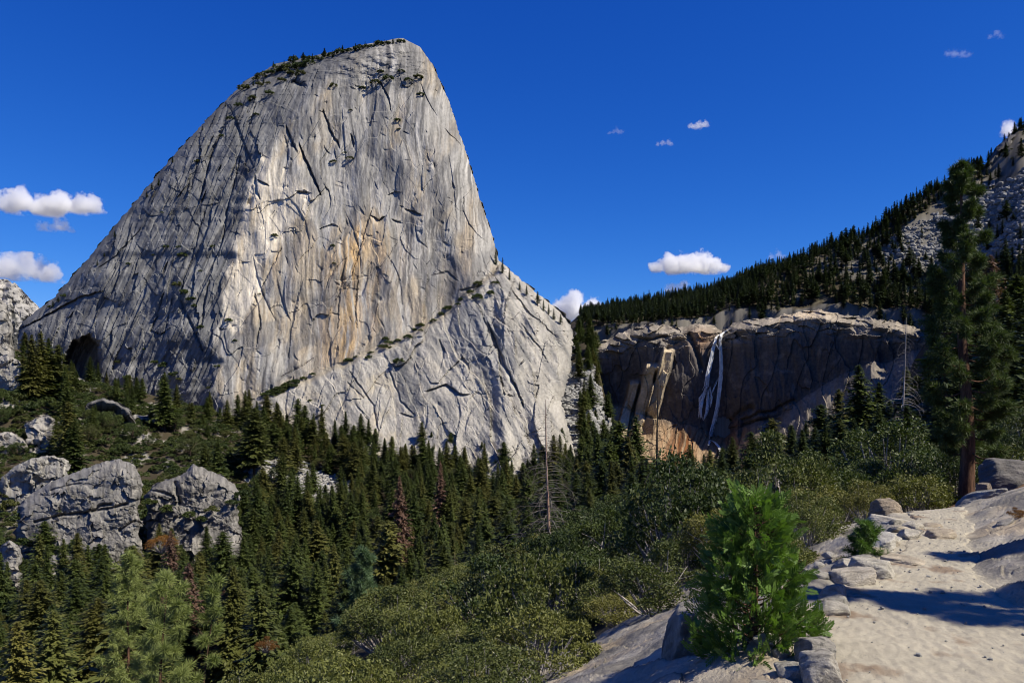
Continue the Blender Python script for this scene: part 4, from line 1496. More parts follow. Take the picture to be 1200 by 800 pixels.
# granite knobs and ledges on the left hillside: their outline on the upper side, the foot, the distance
def outcrop(top, foot, D0, label, seed, lean=.55, rnd=14, tone=(.26, .25, .235), deep=30, dark=.6, cracks=(), face=None, block=.8):
    top = np.array(top, float)
    nu = int((top[-1, 0] - top[0, 0]) * 1.5) + 8
    us_ = np.linspace(top[0, 0], top[-1, 0], nu)
    vsm = np.interp(us_, top[:, 0], top[:, 1])
    gX = (us_ - CX) / F * D0
    foot = max(foot, float((HY - terrain_z(gX, gX * 0 + D0) * F / D0).max())) + 6
    vt_ = vsm + 1.6 * fbm(us_ / 9 + seed, us_ * 0, 5, 260, .6)
    nv = int((foot - top[:, 1].min()) * 1.5) + 8
    tt_ = np.linspace(0, 1, nv)
    U = np.broadcast_to(us_[None], (nv, nu))
    Vv = vt_[None] + (foot - vt_)[None] * tt_[:, None]
    px_m = D0 / F                                    # metres per pixel at that distance
    U = U + 5 * fbm(Vv / 14 + seed, U / 60, 4, 261) * (1 - np.clip(np.minimum(U - us_[0], us_[-1] - U) / 30, 0, 1))
    h = np.maximum(Vv - vsm[None], 0)
    e = np.minimum(U - us_[0], us_[-1] - U)
    w1_, w2_ = fbm(U / 24 + seed, Vv / 24, 3, 262), fbm(U / 9, Vv / 9 + seed, 4, 264)
    s_ = np.clip((h + 3 * w1_) / rnd, 0, 1)
    D = D0 - lean * h * px_m * .5 + deep * px_m * (1 - np.sqrt(np.clip(1 - (1 - s_) ** 2, 0, 1)))
    s2 = np.clip(e / 11, 0, 1)
    D = D + 12 * px_m * (1 - np.sqrt(np.clip(1 - (1 - s2) ** 2, 0, 1)))
    _, tl_, rid_ = worley(U / 26 + .3 * w1_ + seed, Vv / 17 + .3 * w2_, 7)
    _, tl2_, rid2_ = worley(U / 10 + .3 * w2_, Vv / 8 + .3 * w1_ + seed, 9)
    D = D + px_m * block * ((rid_ - .5) * 4.5 + tl_ * 7 + (rid2_ - .5) * .9 + tl2_ * 1.5 + 3 * w1_ + .6 * w2_)
    for pts, hw, dep in cracks:
        d, t = seg_dist(U + 1.5 * w2_, Vv + 1.5 * w1_, pts)
        D = D + dep * px_m * np.exp(-(d / hw) ** 2)
    c = np.array(tone)[None, None] * (1 + .25 * w1_ + .2 * w2_)[..., None]
    stn = fbm(U / 4 + seed, Vv / 26, 4, 268)
    c = cmix(c, np.array([.09, .088, .086]), sstep(.0, .5, stn + .3 * w1_) * dark)
    c = cmix(c, np.array([.36, .34, .305]), sstep(.25, .7, fbm(U / 6, Vv / 10 + seed, 4, 270)) * .75 * sstep(3, 12, h))
    c = c * np.array([.82, .80, .77])
    front_ = at(U, Vv, D)
    back_ = front_[::4, ::4].copy()
    ub, vb = U[::4, ::4], Vv[::4, ::4]
    back_ = at(ub, vb, D[:1, ::4] + 18 * px_m * np.sin(np.pi * np.linspace(0.02, .98, ub.shape[1]))[None] ** .5 + 0 * vb)
    V_ = np.concatenate([front_.reshape(-1, 3), back_.reshape(-1, 3)])
    Q_ = np.concatenate([grid_quads(nv, nu, 0, True), grid_quads(*ub.shape, nv * nu)])
    cc = np.concatenate([c.reshape(-1, 3), c[::4, ::4].reshape(-1, 3)])
    o_ = link('rock_outcrop', mk_mesh('rock_outcrop', V_, Q_, [M_OUTCROP], col=np.clip(cc, .02, .6)))
    tag(o_, label, 'rock')
    return o_


outcrop([(18, 604), (30, 585), (46, 572), (70, 560), (98, 549), (120, 541), (140, 538), (155, 543), (163, 555), (166, 580), (164, 606)], 655, 322, 'big grey granite knob rising out of the forest, its flat face turned to the valley', 11, .5, 22, (.235, .228, .215), 46,
        cracks=[([(40, 612), (70, 604), (100, 600), (125, 596), (148, 590)], 1.5, 6), ([(108, 598), (118, 592), (130, 590)], 1.8, 7), ([(140, 622), (158, 610)], 1.6, 6), ([(60, 575), (95, 566)], 1.2, 3)])
outcrop([(171, 584), (178, 569), (192, 562), (212, 556), (226, 543), (240, 548), (262, 558), (275, 568), (282, 582)], 612, 352, 'lower grey granite knob half buried in bushes next to the biggest knob', 12, .5, 16, (.22, .212, .20), 34,
        cracks=[([(206, 566), (210, 590)], 2.2, 8), ([(180, 575), (200, 580)], 1.4, 4)])
outcrop([(145, 492), (156, 486), (172, 487), (186, 492), (200, 500)], 520, 545, 'grey granite ledge with scrub on it, under and beside the dark cave', 13, .4, 8, (.26, .25, .235), 18)
outcrop([(93, 486), (104, 472), (120, 466), (138, 470), (150, 480), (156, 500)], 525, 520, 'dark hollowed granite ledge straight below the cave', 14, -.9, 6, (.17, .165, .16), 14, .7, [([(105, 505), (115, 488), (135, 484), (148, 500)], 7, 18)])
outcrop([(0, 558), (14, 548), (35, 538), (55, 533), (72, 536), (84, 545)], 565, 395, 'pale broken granite band among the bushes above the biggest knob', 15, .6, 8, (.30, .29, .265), 16, .5, (), None, 1.4)
outcrop([(-40, 330), (-20, 338), (-4, 345), (6, 356), (12, 375), (15, 400), (18, 425)], 470, 560, 'pale granite cliff corner at the edge of the view, beside the dome', 16, .35, 12, (.29, .28, .26), 26, .5)
outcrop([(-30, 425), (-10, 418), (10, 416), (24, 424), (32, 440)], 476, 520, 'pale granite wall with dark cracks above the scrub beside the cave', 17, .4, 9, (.30, .29, .27), 20, .5, (), None, 1.3)
outcrop([(28, 498), (40, 490), (58, 486), (68, 494)], 512, 455, 'pale granite step between two rows of bushes on the hillside', 20, .5, 6, (.30, .285, .26), 14, .4, (), None, 1.4)
outcrop([(-10, 512), (6, 505), (20, 508), (34, 520)], 530, 450, 'small pale granite patch in the bushes at the edge of the view', 22, .5, 6, (.30, .285, .26), 14, .4, (), None, 1.4)
outcrop([(38, 660), (55, 652), (76, 648), (92, 646), (98, 656)], 680, 292, 'small grey granite step below the biggest knob', 18, .5, 8, (.27, .26, .24), 16, .5, (), None, 1.3)
outcrop([(0, 640), (10, 632), (22, 640), (26, 660)], 690, 286, 'pale granite ledge between the trees under the biggest knob', 19, .5, 7, (.29, .28, .26), 14, .4, (), None, 1.3)
outcrop([(1148, 212), (1156, 190), (1168, 172), (1182, 160), (1200, 152), (1222, 148)], 222, 985, 'dark bare granite cliff at the top of the slope under the ridge trees', 21, -.3, 8, (.115, .11, .105), 22, .6)
outcrop([(1150, 222), (1168, 206), (1188, 196), (1222, 186)], 240, 960, 'grey granite slab below the dark ridge cliff', 23, .7, 6, (.24, .235, .225), 20, .5)

# stones along the trail
stone(818, 815, 5.9, 84, 104, 31, 'big dark grey boulder with a sunlit lichened top beside the young cedar', (.24, .225, .20), 1.0, .25, (.05, -.05), .2, dark=.7, rough=.09, n=60)
stone(968, 806, 4.35, 46, 36, 32, 'pale stone with a dark lichen patch at the bottom edge of the trail', (.42, .385, .325), .9, -.2, (0, -.2), .3, dark=.5, n=44)
stone(966, 782, 4.75, 52, 30, 33, 'dark mottled stone under the cedar at the edge of the trail', (.30, .28, .245), .8, .3, (0, .1), .3, dark=.8, n=44)
stone(940, 757, 5.2, 40, 26, 34, 'small shaded stone tucked against the cedar at the trail edge', (.27, .25, .22), .8, .1, (0, .1), .3, dark=.6, n=36)
stone(981, 711, 6.25, 36, 24, 35, 'low pale wedge of rock at the outer edge of the trail, by the tree shadow', (.40, .355, .29), .8, -.4, (0, .12), .3, dark=.25, n=40, sharp=30)
stone(1008, 697, 6.75, 52, 27, 36, 'rounded pale rock at the outer edge of the trail between two angular ones', (.41, .365, .295), .8, .2, (0, -.1), .3, dark=.15, n=44)
stone(1036, 692, 7.0, 58, 32, 37, 'angular pale block with a leaf shadow on its flat top at the trail edge', (.40, .37, .31), .8, .35, (.05, .08), .25, dark=.3, n=44, sharp=34)
stone(1072, 675, 7.6, 66, 18, 38, 'flat tan slab lying half sunk in the trail edge', (.41, .35, .265), .8, -.2, (0, .03), .4, dark=.1, n=40, sharp=34)
stone(1054, 660, 8.4, 44, 26, 39, 'long smooth plank of pale granite leaning along the outer edge of the trail', (.41, .385, .335), 2.6, -.62, (.02, -.12), .3, dark=.12, n=44, sharp=36)
stone(1050, 625, 10.2, 56, 18, 40, 'broad pale granite slab at the far end of the trail', (.40, .365, .30), 1.0, .3, (0, .06), .4, dark=.2, n=40, sharp=34)
stone(1048, 615, 11.2, 44, 28, 41, 'pointed brown and black boulder at the far bend of the trail', (.24, .195, .145), .9, .5, (.2, .1), .25, dark=.5, rough=.1, n=44)
stone(1088, 614, 11.0, 40, 12, 42, 'low pale ledge of rock where the trail turns out of sight', (.41, .36, .285), .9, .1, (0, 0), .4, dark=.15, n=36, sharp=34)
stone(1108, 634, 9.0, 30, 12, 43, 'oval tan stone set in the middle of the trail', (.41, .345, .255), .9, .2, (0, 0), .4, dark=.1, n=36, sharp=12)
stone(1098, 623, 9.8, 26, 9, 44, 'small tan stone sunk in the trail beyond the oval one', (.40, .335, .25), .9, .1, (0, 0), .4, dark=.1, n=30, sharp=12)
stone(1134, 612, 11.8, 34, 14, 45, 'dark edged stone at the foot of the tall pine', (.30, .27, .225), .8, -.4, (0, -.2), .3, dark=.6, n=36)
stone(1192, 585, 17.0, 62, 46, 46, 'big dark block of rock on the bank beside the tall pine', (.13, .12, .11), .9, .2, (.05, .05), .25, dark=.6, rough=.08, n=50, sharp=30)
stone(1162, 594, 14.0, 60, 17, 47, 'long grey slab on the bank below the dark block', (.26, .25, .225), .9, -.5, (0, -.3), .4, dark=.4, n=40, sharp=30)
stone(1158, 579, 16.5, 18, 13, 48, 'small brown rock on the bank between the pine and the dark block', (.22, .18, .14), .9, .5, (0, 0), .3, dark=.4, n=30)
stone(1182, 618, 9.2, 22, 8, 49, 'thin grey flake of rock on the sloping slab above the trail', (.30, .28, .25), .8, .6, (0, -.4), .4, dark=.4, n=30, sharp=34)
stone(925, 600, 30, 46, 30, 50, 'grey slanting boulder among the bushes behind the young cedar', (.27, .26, .24), .9, .5, (0, -.35), .3, dark=.4, n=40, sharp=30)
stone(880, 600, 42, 44, 17, 51, 'dark grey boulder in the bushes under the pale bare snag', (.20, .195, .185), .9, .1, (0, 0), .3, dark=.5, n=40)
for i in range(15):
    px = random.uniform(935, 975)
    py = 690 - (px - 935) * 1.05 + random.uniform(-12, 14)
    # loose stones on the slab outside the trail
    Y = 7.2 + (690 - py) / 45 * 2.0
    x, y, z = ground(px, Y)
    s_ = random.uniform(.05, .14)
    o = link('stone', bpy.data.meshes.get('stone_proto') or rock_mesh('stone_proto', 60, n=16, tone=(.43, .40, .35), dark=.2), None, (x, y, z + s_ * .2))
    o.scale, o.rotation_euler = (s_ * 1.3, s_, s_ * .7), (0, random.uniform(-.3, .3), random.uniform(0, 6))
    tag(o, 'small loose pale stone in the heap on the slab below the trail edge', 'rock', 'loose stones below the trail')

edge = [rock_mesh('stone', 70 + k, n=26, tone=((.42, .385, .32), (.36, .335, .285), (.40, .35, .27))[k], dark=(.25, .6, .2)[k], sharp=30) for k in range(3)]
for i in range(24):
    Y = 4.3 + 6.2 * (i + random.random()) / 24
    X = float(np.interp(Y, EL[:, 1], EL[:, 0])) - random.uniform(-.06, .42)
    s_ = random.uniform(.08, .24)
    o = link('stone', edge[i % 3], None, (X, Y, float(terrain_z(np.array([X]), np.array([Y]))[0]) + s_ * .10))
    o.scale, o.rotation_euler = (s_ * random.uniform(1, 1.6), s_, s_ * random.uniform(.5, .8)), (random.uniform(-.25, .25), random.uniform(-.25, .25), random.uniform(0, 6))
    tag(o, 'low angular stone in the loose row along the outer edge of the trail', 'rock', 'stones edging the trail')

# ---- talus and gravel
HILLROCK = [link('stone', rock_mesh('stone_c', 63, n=14, tone=(.19, .185, .175), dark=.35, mat=M_TALUS)), link('stone', rock_mesh('stone_d', 64, n=14, tone=(.23, .225, .21), dark=.4, mat=M_TALUS))]
for o, (px, Y, lab) in zip(HILLROCK, ((1105, 930, 'dark grey block in the upper part of the big scree slope'), (1010, 960, 'grey block at the narrow end of the big scree slope'))):
    o.location = ground(px, Y)
    o.scale = (6, 5, 4)
    tag(o, lab, 'rock')
ROCKM = [link('stone', rock_mesh('stone_a', 61, n=14, tone=(.27, .262, .245), dark=.35, mat=M_TALUS)), link('stone', rock_mesh('stone_b', 62, n=14, tone=(.27, .265, .25), dark=.35, mat=M_TALUS))]
for o, (px, Y, lab) in zip(ROCKM, ((668, 655, 'pale block lying at the foot of the talus gully'), (352, 452, 'grey block at the top of the talus patch below the dome'))):
    o.location = ground(px, Y)
    o.scale = (5, 4, 3.5)
    tag(o, lab, 'rock')


def rubble(name, n, x0, x1, y0, y1, poly, smin, smax, rocks=None):
    px, Y = where_px(n, x0, x1, y0, y1)
    X = (px - CX) / F * Y
    Z = terrain_z(X, Y)
    py = HY - Z * F / Y
    m = poly_sd(px, py, poly) + 6 * fbm(X / 12, Y / 12, 3, 220) < 0
    sz = smin * (smax / smin) ** RNG.random(n) ** 2
    rows = [(X[i], Y[i], Z[i] + sz[i] * .15, RNG.uniform(0, 6.28), sz[i] * RNG.uniform(.5, .9), RNG.uniform(1.0, 1.7), int(RNG.integers(0, 2))) for i in np.nonzero(m)[0]]
    print(name, len(rows))
    return scatter(name, rocks or ROCKM, rows)


rubble('rubble', 9000, 270, 430, 380, 600, [(282, 536), (335, 536), (425, 570), (415, 594), (335, 584), (286, 562)], .8, 3.5)
rubble('rubble', 16000, 630, 735, 560, 860, [(660, 425), (690, 420), (722, 470), (730, 545), (690, 560), (640, 540), (645, 480)], .9, 6.5)
rubble('rubble', 42000, 940, 1220, 700, 1150, [(1025, 300), (1060, 270), (1100, 250), (1205, 202), (1215, 300), (1150, 325), (1050, 318)], .8, 8, HILLROCK)
gr = []
for i in range(420):
    Y = random.uniform(4.2, 11)
    xl_, xr_ = np.interp(Y, EL[:, 1], EL[:, 0]), np.interp(Y, ER[:, 1], ER[:, 0])
    X = xl_ + (xr_ - xl_) * (random.random() ** (1 if i % 2 else .4))
    if i % 3 == 0:
        X = xl_ + abs(random.gauss(0, .18))
    s_ = .005 + .030 * random.random() ** 6
    gr.append((X, Y, float(terrain_z(np.array([X]), np.array([Y]))[0]) + .028, random.uniform(0, 6), s_ * .7, random.uniform(1, 1.6), i % 2))
scatter('gravel', ROCKM, gr)

# ================================================================== BUSHES
def swap(me, pairs, name=None):
    """the same shape in other materials"""
    c = me.copy()
    if name:
        c.name = name
    for i, m_ in enumerate(c.materials):
        for a, b in pairs:
            if m_ == a:
                c.materials[i] = b
    return c


def bush_ok(px, py, Y, X):
    m = near_mask(X, np.minimum(Y, 30)) > np.where(Y < 13, 1.5, .3)
    lim = np.interp(px, [300, 360, 420, 500, 560, 640, 700, 760, 800, 860, 900, 950, 1000, 1045, 1100, 1140, 1200], [7, 7, 7, 7, 7, 7.6, 11.5, 11.5, 10.5, 9, 9.5, 10.2, 10.6, 12.5, 16, 24, 34])
    m &= Y > lim
    m &= ~((px > 1078) & (px < 1180) & (Y < 26))
    # the slab at the foot of the boulder stays bare
    m &= ~((px > 652) & (px < 850) & (py > 738 - (px - 650) * .12) & (Y < 13))
    far = np.interp(px, [300, 400, 500, 600, 700, 800, 1000, 1200], [60, 66, 74, 92, 120, 130, 170, 170])
    return m & (Y < far)


LB = []
for (y0, y1, gap, n) in ((7, 16, 1.2, 1100), (16, 28, 2.1, 1500), (28, 55, 3.2, 1500), (55, 95, 4.8, 1500), (95, 170, 6.5, 1500)):
    LB += [p + (gap,) for p in spots(n, 280, 1215, y0, y1, gap, bush_ok)]
print('near bushes', len(LB))
pb = [None] * 4
pr = [None] * 4
M_BUSH2 = M_SCRUB
nb_ = 0
for i, (x, y, z, px, py, gap) in enumerate(LB):
    k = int(RNG.integers(0, 4))
    wd = gap * RNG.uniform(1.0, 1.75)
    ht = wd * RNG.uniform(.65, 1.25)
    ht, wd = min(ht, 4.2), min(wd, 7.0)
    if near_mask(x, y) < 3 and y < 14:
        wd, ht = wd * .7, ht * .55
    rz = RNG.uniform(0, 6.28)
    shade_kind = px > 560 and y > 15 and RNG.random() < (.93 if y > 24 else .6)      # darker evergreen scrub in the middle and on the right
    pool, mt = (pr, M_SCRUB) if shade_kind else (pb, M_BUSH)
    if pool[k] is None:
        f_, s_ = BUSH[k]
        if shade_kind:
            f_ = swap(f_, [(M_BUSH, M_SCRUB)])
        pool[k] = e = plant('scrub_oak' if shade_kind else 'bush', [('foliage', f_), ('stems', s_)], (x, y, z), rz, (wd, wd, ht))
    else:
        e = copy_tree(pool[k])
        e.location, e.rotation_euler, e.scale = (x, y, z), (0, 0, rz), (wd, wd, ht)
    if shade_kind:
        lab = 'dark green bush on the slope between the cedar and the waterfall' if px < 930 else 'dark green bush on the slope behind the trail and around the tall pine'
    else:
        lab = ('olive bush along the edge of the granite slab at the bottom' if y < 15 and px > 560 else 'olive bush of the thicket at the bottom, in front of the forest' if px < 640 else
               'olive bush around the foot of the big bare snag' if px < 760 else 'olive bush on the slope under the trail')
    tag(e, lab, 'bush', 'dark scrub of the near slope' if shade_kind else 'olive bushes of the near slope')

# young conifers standing in the thicket
fy = [None] * 3
for i, (px, Y, hh_) in enumerate([(560, 58, 4.2), (596, 62, 5.0), (632, 66, 4.5), (655, 80, 7.0), (688, 84, 6.5), (716, 90, 7.5), (752, 86, 6.5), (788, 80, 6.0), (812, 70, 5.0), (846, 64, 5.0), (880, 78, 7), (912, 66, 5.5), (940, 80, 7), (968, 72, 6.5), (1000, 84, 8),
                                  (1030, 78, 8), (1062, 62, 6.5), (1098, 70, 8), (470, 60, 4.0), (520, 68, 4.4), (1012, 52, 4.5), (1046, 48, 4.5), (740, 60, 4.5), (690, 56, 4.2), (618, 100, 9), (646, 110, 10), (664, 120, 11), (694, 130, 11), (722, 120, 10), (758, 115, 9), (800, 110, 8), (590, 90, 7), (560, 84, 6.5), (675, 95, 8), (705, 100, 9), (740, 96, 8), (858, 105, 9), (902, 100, 9), (928, 110, 10), (955, 105, 9), (984, 112, 10), (1014, 105, 9), (1036, 108, 9)]):
    k = i % 3
    loc = ground(px, Y)
    if fy[k] is None:
        fy[k] = e = plant('young_fir', [('crown', swap(FINE[k][0], [(M_FIR, M_SCRUB)])), ('trunk', FINE[k][1])], loc, i, (hh_ * 1.5, hh_ * 1.5, hh_))
    else:
        e = copy_tree(fy[k])
        e.location, e.rotation_euler, e.scale = loc, (0, 0, i), (hh_ * 1.5, hh_ * 1.5, hh_)
    tag(e, 'young green conifer poking out of the thicket around the big snag' if px < 830 else 'young green conifer in the scrub between the trail and the cliff', 'tree', 'young conifers of the near slope')

# rust and orange bushes
RUST = [swap(BUSH[k][0], [(M_BUSH, M_RUST)]) for k in range(2)]
for i, (px, py, Y, wpx, lab) in enumerate([
        (516, 728, 38, 46, 'orange brown bush in the middle of the olive thicket'), (312, 742, 90, 30, 'rust red bush at the edge of the forest above the thicket'),
        (190, 618, 250, 40, 'dull rust coloured bush beside the biggest granite knob'), (662, 650, 62, 34, 'orange bush behind the trunk of the big bare snag'),
        (705, 700, 30, 24, 'small rusty bush beside the dark green oaks'), (808, 632, 50, 16, 'small orange shrub in the thicket under the waterfall'),
        (965, 590, 60, 20, 'rusty shrub below the conifers on the slope behind the trail'), (1192, 606, 9.4, 26, 'tuft of dry orange grass in a crack of the sloping slab'),
        (590, 704, 46, 30, 'brown bush at the upper edge of the olive thicket')]):
    x, y, z = ground(px, Y)
    wd = wpx / F * Y
    top = (HY - py) / F * Y + wd * .35
    e = plant('bush', [('foliage', RUST[i % 2]), ('stems', BUSH[i % 2][1])], (x, y, max(z, top - wd * 1.0) if i != 7 else z), i * 1.3, (wd, wd, wd * .8))
    tag(e, lab, 'bush')

# scrub of the left hillside
SL = spots(5200, -20, 330, 300, 640, 4.6, lambda px, py, Y, X: (Y < dome_front(px) - 3) & ~in_poly(px, py, [(20, 548), (120, 540), (165, 560), (160, 650), (30, 645)]) & ~in_poly(px, py, TALUS) &
           (RNG.random(len(px)) < np.where(fbm(X / 22, Y / 40, 3, 230) > -.25, .95, .12)))
SL.sort(key=lambda p: p[1])
print('hillside scrub', len(SL))
ps = [None] * 4
rest = []
for i, (x, y, z, px, py) in enumerate(SL):
    k = int(RNG.integers(0, 4))
    wd = RNG.uniform(6.0, 13)
    ht = wd * RNG.uniform(.5, 1.0)
    if i % max(1, int(math.ceil(len(SL) / 165))) == 0 or ps[k] is None:
        if ps[k] is None:
            ps[k] = o = link('shrub', SCRUB[k])
        else:
            o = ps[k].copy()
            COL.objects.link(o)
        o.location, o.rotation_euler, o.scale = (x, y, z), (0, 0, RNG.uniform(0, 6.28)), (wd, wd, ht)
        tag(o, 'round green shrub on the rocky hillside under the cave' if px < 170 else 'round green shrub at the foot of the dome above the lower knob', 'shrub', 'shrubs of the hillside under the dome')
    else:
        rest.append((x, y, z, RNG.uniform(0, 6.28), ht, wd / ht, k))
if rest:
    scatter('undergrowth', ps, rest)

def on_outcrop(u, v, D, wpx, lab):
    k = random.randrange(4)
    o_ = ps[k].copy()
    COL.objects.link(o_)
    s_ = wpx / F * D
    o_.name = 'shrub'
    o_.location, o_.scale, o_.rotation_euler = [float(q) for q in at(np.array(u), np.array(v), np.array(D))], (s_, s_, s_ * random.uniform(.6, .9)), (0, 0, random.uniform(0, 6))
    tag(o_, lab, 'shrub', 'shrubs on the granite knobs')


for u, v, D, w_ in [(86, 566, 338, 12), (102, 563, 338, 14), (112, 566, 336, 10), (60, 577, 332, 16), (46, 586, 330, 16), (110, 580, 322, 7), (118, 588, 320, 8), (34, 600, 330, 22), (70, 600, 318, 7), (20, 612, 325, 26), (40, 640, 316, 24), (60, 645, 315, 22), (90, 636, 314, 16),
                    (24, 640, 314, 26), (76, 648, 312, 22), (166, 560, 345, 22)]:
    on_outcrop(u, v, D, w_, 'small green shrub growing on the biggest granite knob')
for u, v, D, w_ in [(205, 560, 362, 16), (216, 556, 362, 12), (186, 566, 362, 16), (244, 552, 362, 10), (258, 572, 352, 10), (176, 592, 350, 22), (196, 600, 346, 20), (222, 606, 345, 20), (250, 600, 345, 20), (272, 592, 348, 20), (284, 584, 352, 24), (236, 612, 343, 18)]:
    on_outcrop(u, v, D, w_, 'small green shrub growing on the lower granite knob')

# understory of the forest and the wooded hill
UL = spots(5000, -20, 760, 150, 640, 8.5, lambda px, py, Y, X: (Y < dome_front(px) - 3) & (Y > 150) & ~in_poly(px, py, OUTPOLY) & ~in_poly(px, py, TALUS) & ~((px > 640) & (px < 722) & (py < 545) & (Y > 560) & (RNG.random(len(px)) < .85)))
UH = spots(6000, 690, 1215, 150, 1300, 8.0, lambda px, py, Y, X: hill_ok(px, py, Y, X))
scatter('undergrowth', ps, [(p[0], p[1], p[2], RNG.uniform(0, 6.28), RNG.uniform(2, 5), RNG.uniform(1.2, 1.8), int(RNG.integers(0, 4))) for p in UL + UH])


# bushes and trees growing on the dome
def on_dome(u, v, wpx, kind, lab, group='plants on the dome', hfac=1.0):
    D = dome_at(u, v)
    x, y, z = [float(q) for q in at(np.array(u), np.array(v), np.array(D - .5))]
    s_ = wpx / F * D
    if kind == 's':
        k = random.randrange(4)
        o_ = ps[k].copy()
        o_.scale = (s_, s_, s_ * random.uniform(.6, .9) * hfac)
        o_.name = 'shrub'
        cat = 'shrub'
    else:
        k = random.randrange(4)
        o_ = proto_s[k].copy()
        o_.scale = (s_ * random.uniform(.9, 1.5), s_ * 1.2, s_)
        o_.name = 'pine_tree'
        cat = 'tree'
    COL.objects.link(o_)
    o_.location, o_.rotation_euler = (x, y, z - s_ * .08), (0, 0, random.uniform(0, 6))
    tag(o_, lab, cat, group)


for i in range(46):
    t_ = (i + random.random()) / 46
    u = 294 + 182 * t_
    v = float(np.interp(u, [285, 322, 384, 428, 452, 470], [96, 76, 63, 53, 49, 47])) + 2 + abs(random.gauss(0, 5)) * (1.6 if u < 380 else .3)
    on_dome(u, v, random.uniform(7, 13) * (1.25 if 340 < u < 375 else .7 if u > 445 else 1), 's' if i % 3 else 't', 'small dark tree on the summit of the dome', 'trees on the summit', 1.3)
for u, v, h_ in [(200, 188, 9), (184, 216, 11), (176, 220, 10), (170, 228, 9), (132, 275, 9), (120, 298, 7), (112, 308, 8), (66, 352, 9), (60, 356, 8), (235, 150, 6), (262, 122, 6)]:
    on_dome(u + 2, v + 3, h_, 't', 'tiny pine on the sloping shoulder of the dome, against the sky', 'pines on the long shoulder')
for u, v, h_ in [(584, 306, 22), (592, 316, 20), (600, 324, 15), (612, 336, 11), (620, 342, 13), (633, 354, 18), (640, 360, 14), (646, 364, 13), (652, 370, 14), (660, 376, 14)]:
    on_dome(u - 3, v + 4, h_, 't', 'dark pine on the crest of the pale buttress, against the sky', 'pines on the buttress crest')
for i in range(64):
    t_ = random.random()
    u = 306 + 260 * t_ if i % 3 else random.uniform(312, 350)
    v = float(np.interp(u, LU, LV)) + random.uniform(0, 7)
    on_dome(u, v, random.uniform(6, 15), 's', 'dark bush on the slanting ledge across the dome', 'bushes on the slanting ledge')
for u, v, w_ in [(391, 102, 10), (446, 85, 9), (391, 190, 8), (410, 186, 9), (404, 180, 6), (493, 112, 9), (466, 142, 8), (467, 152, 5), (411, 130, 5), (470, 84, 8), (455, 94, 14), (440, 98, 12), (425, 104, 9), (490, 92, 12), (478, 95, 10),
                 (322, 277, 9), (390, 289, 6), (391, 309, 5), (268, 376, 10), (304, 345, 4), (214, 300, 12), (208, 335, 12), (216, 345, 12), (224, 352, 12), (229, 360, 10), (235, 385, 9), (195, 290, 8), (210, 290, 7), (205, 440, 14), (192, 430, 12),
                 (250, 290, 7), (232, 190, 8), (286, 105, 14), (296, 118, 12), (280, 125, 10), (300, 135, 8), (316, 112, 12), (330, 96, 12), (342, 88, 12), (270, 140, 9), (260, 160, 7), (306, 92, 14), (318, 88, 14), (335, 82, 16), (352, 80, 16),
                 (362, 76, 14), (345, 72, 14), (468, 425, 14), (452, 408, 12), (452, 398, 9), (432, 420, 8), (560, 350, 14), (575, 345, 10), (580, 332, 9), (378, 475, 5), (363, 470, 5), (150, 445, 12), (140, 425, 10), (182, 425, 9), (210, 445, 8),
                 (170, 410, 6), (255, 430, 8), (245, 455, 7), (275, 400, 6), (150, 310, 6), (60, 360, 8), (75, 348, 8), (180, 300, 7), (235, 318, 5), (190, 250, 5)]:
    on_dome(u, v, w_ * 1.25, 's', 'dark bush clinging to the lower face beneath the slanting ledge' if v > 395 and u > 350 else 'dark bush on the rough flank of the dome' if u < 300 and v > 150 else 'dark bush on the upper rock of the dome', 'bushes on the bare rock')

# ================================================================== TREES ONE BY ONE
def fir_at(px, Y, top, label, k=0, wide=1.0, group=None, mat=None, name='fir_tree', z0=0.0):
    loc, h = height_for(px, Y, top)
    k = k % len(FIR)
    if mat:
        e = plant(name, [('crown', swap(FIR[k][0], [(M_FIR, mat)])), ('trunk', FIR[k][1])], loc, px * .7, (h * wide, h * wide, h))
    else:
        e = copy_tree(protos[k])
        e.location, e.rotation_euler, e.scale = loc, (0, 0, px * .7), (h * wide, h * wide, h)
    return tag(e, label, 'tree', group)


G1 = 'conifers on the slope behind the trail'
for i, (px, Y, top, wd) in enumerate([(1006, 190, 428, 1.5), (983, 205, 456, 1.5), (1030, 215, 448, 1.5), (962, 230, 474, 1.5), (944, 245, 496, 1.5), (905, 260, 490, 1.5), (926, 300, 498, 1.5), (1018, 240, 462, 1.5), (996, 230, 470, 1.5), (972, 250, 486, 1.5), (1042, 230, 468, 1.5), (1074, 230, 450, 1.5), (890, 250, 520, 1.5), (882, 200, 542, 1.4), (1050, 180, 478, 1.3),
                                      (992, 160, 500, 1.3), (1018, 150, 505, 1.4), (970, 175, 515, 1.4), (1040, 140, 520, 1.4), (955, 160, 530, 1.4), (935, 185, 530, 1.3), (1075, 210, 440, 1.3), (1090, 240, 415, 1.2), (1082, 160, 495, 1.4),
                                      (915, 220, 530, 1.3), (1062, 260, 430, 1.2), (1100, 190, 470, 1.3), (900, 180, 550, 1.4)]):
    fir_at(px, Y, top, 'tall dark conifer in the group in front of the shaded cliff, behind the trail' if top < 505 else 'lower conifer filling the group in front of the shaded cliff', i, wd, G1)
G2 = 'conifers under the waterfall cliff'
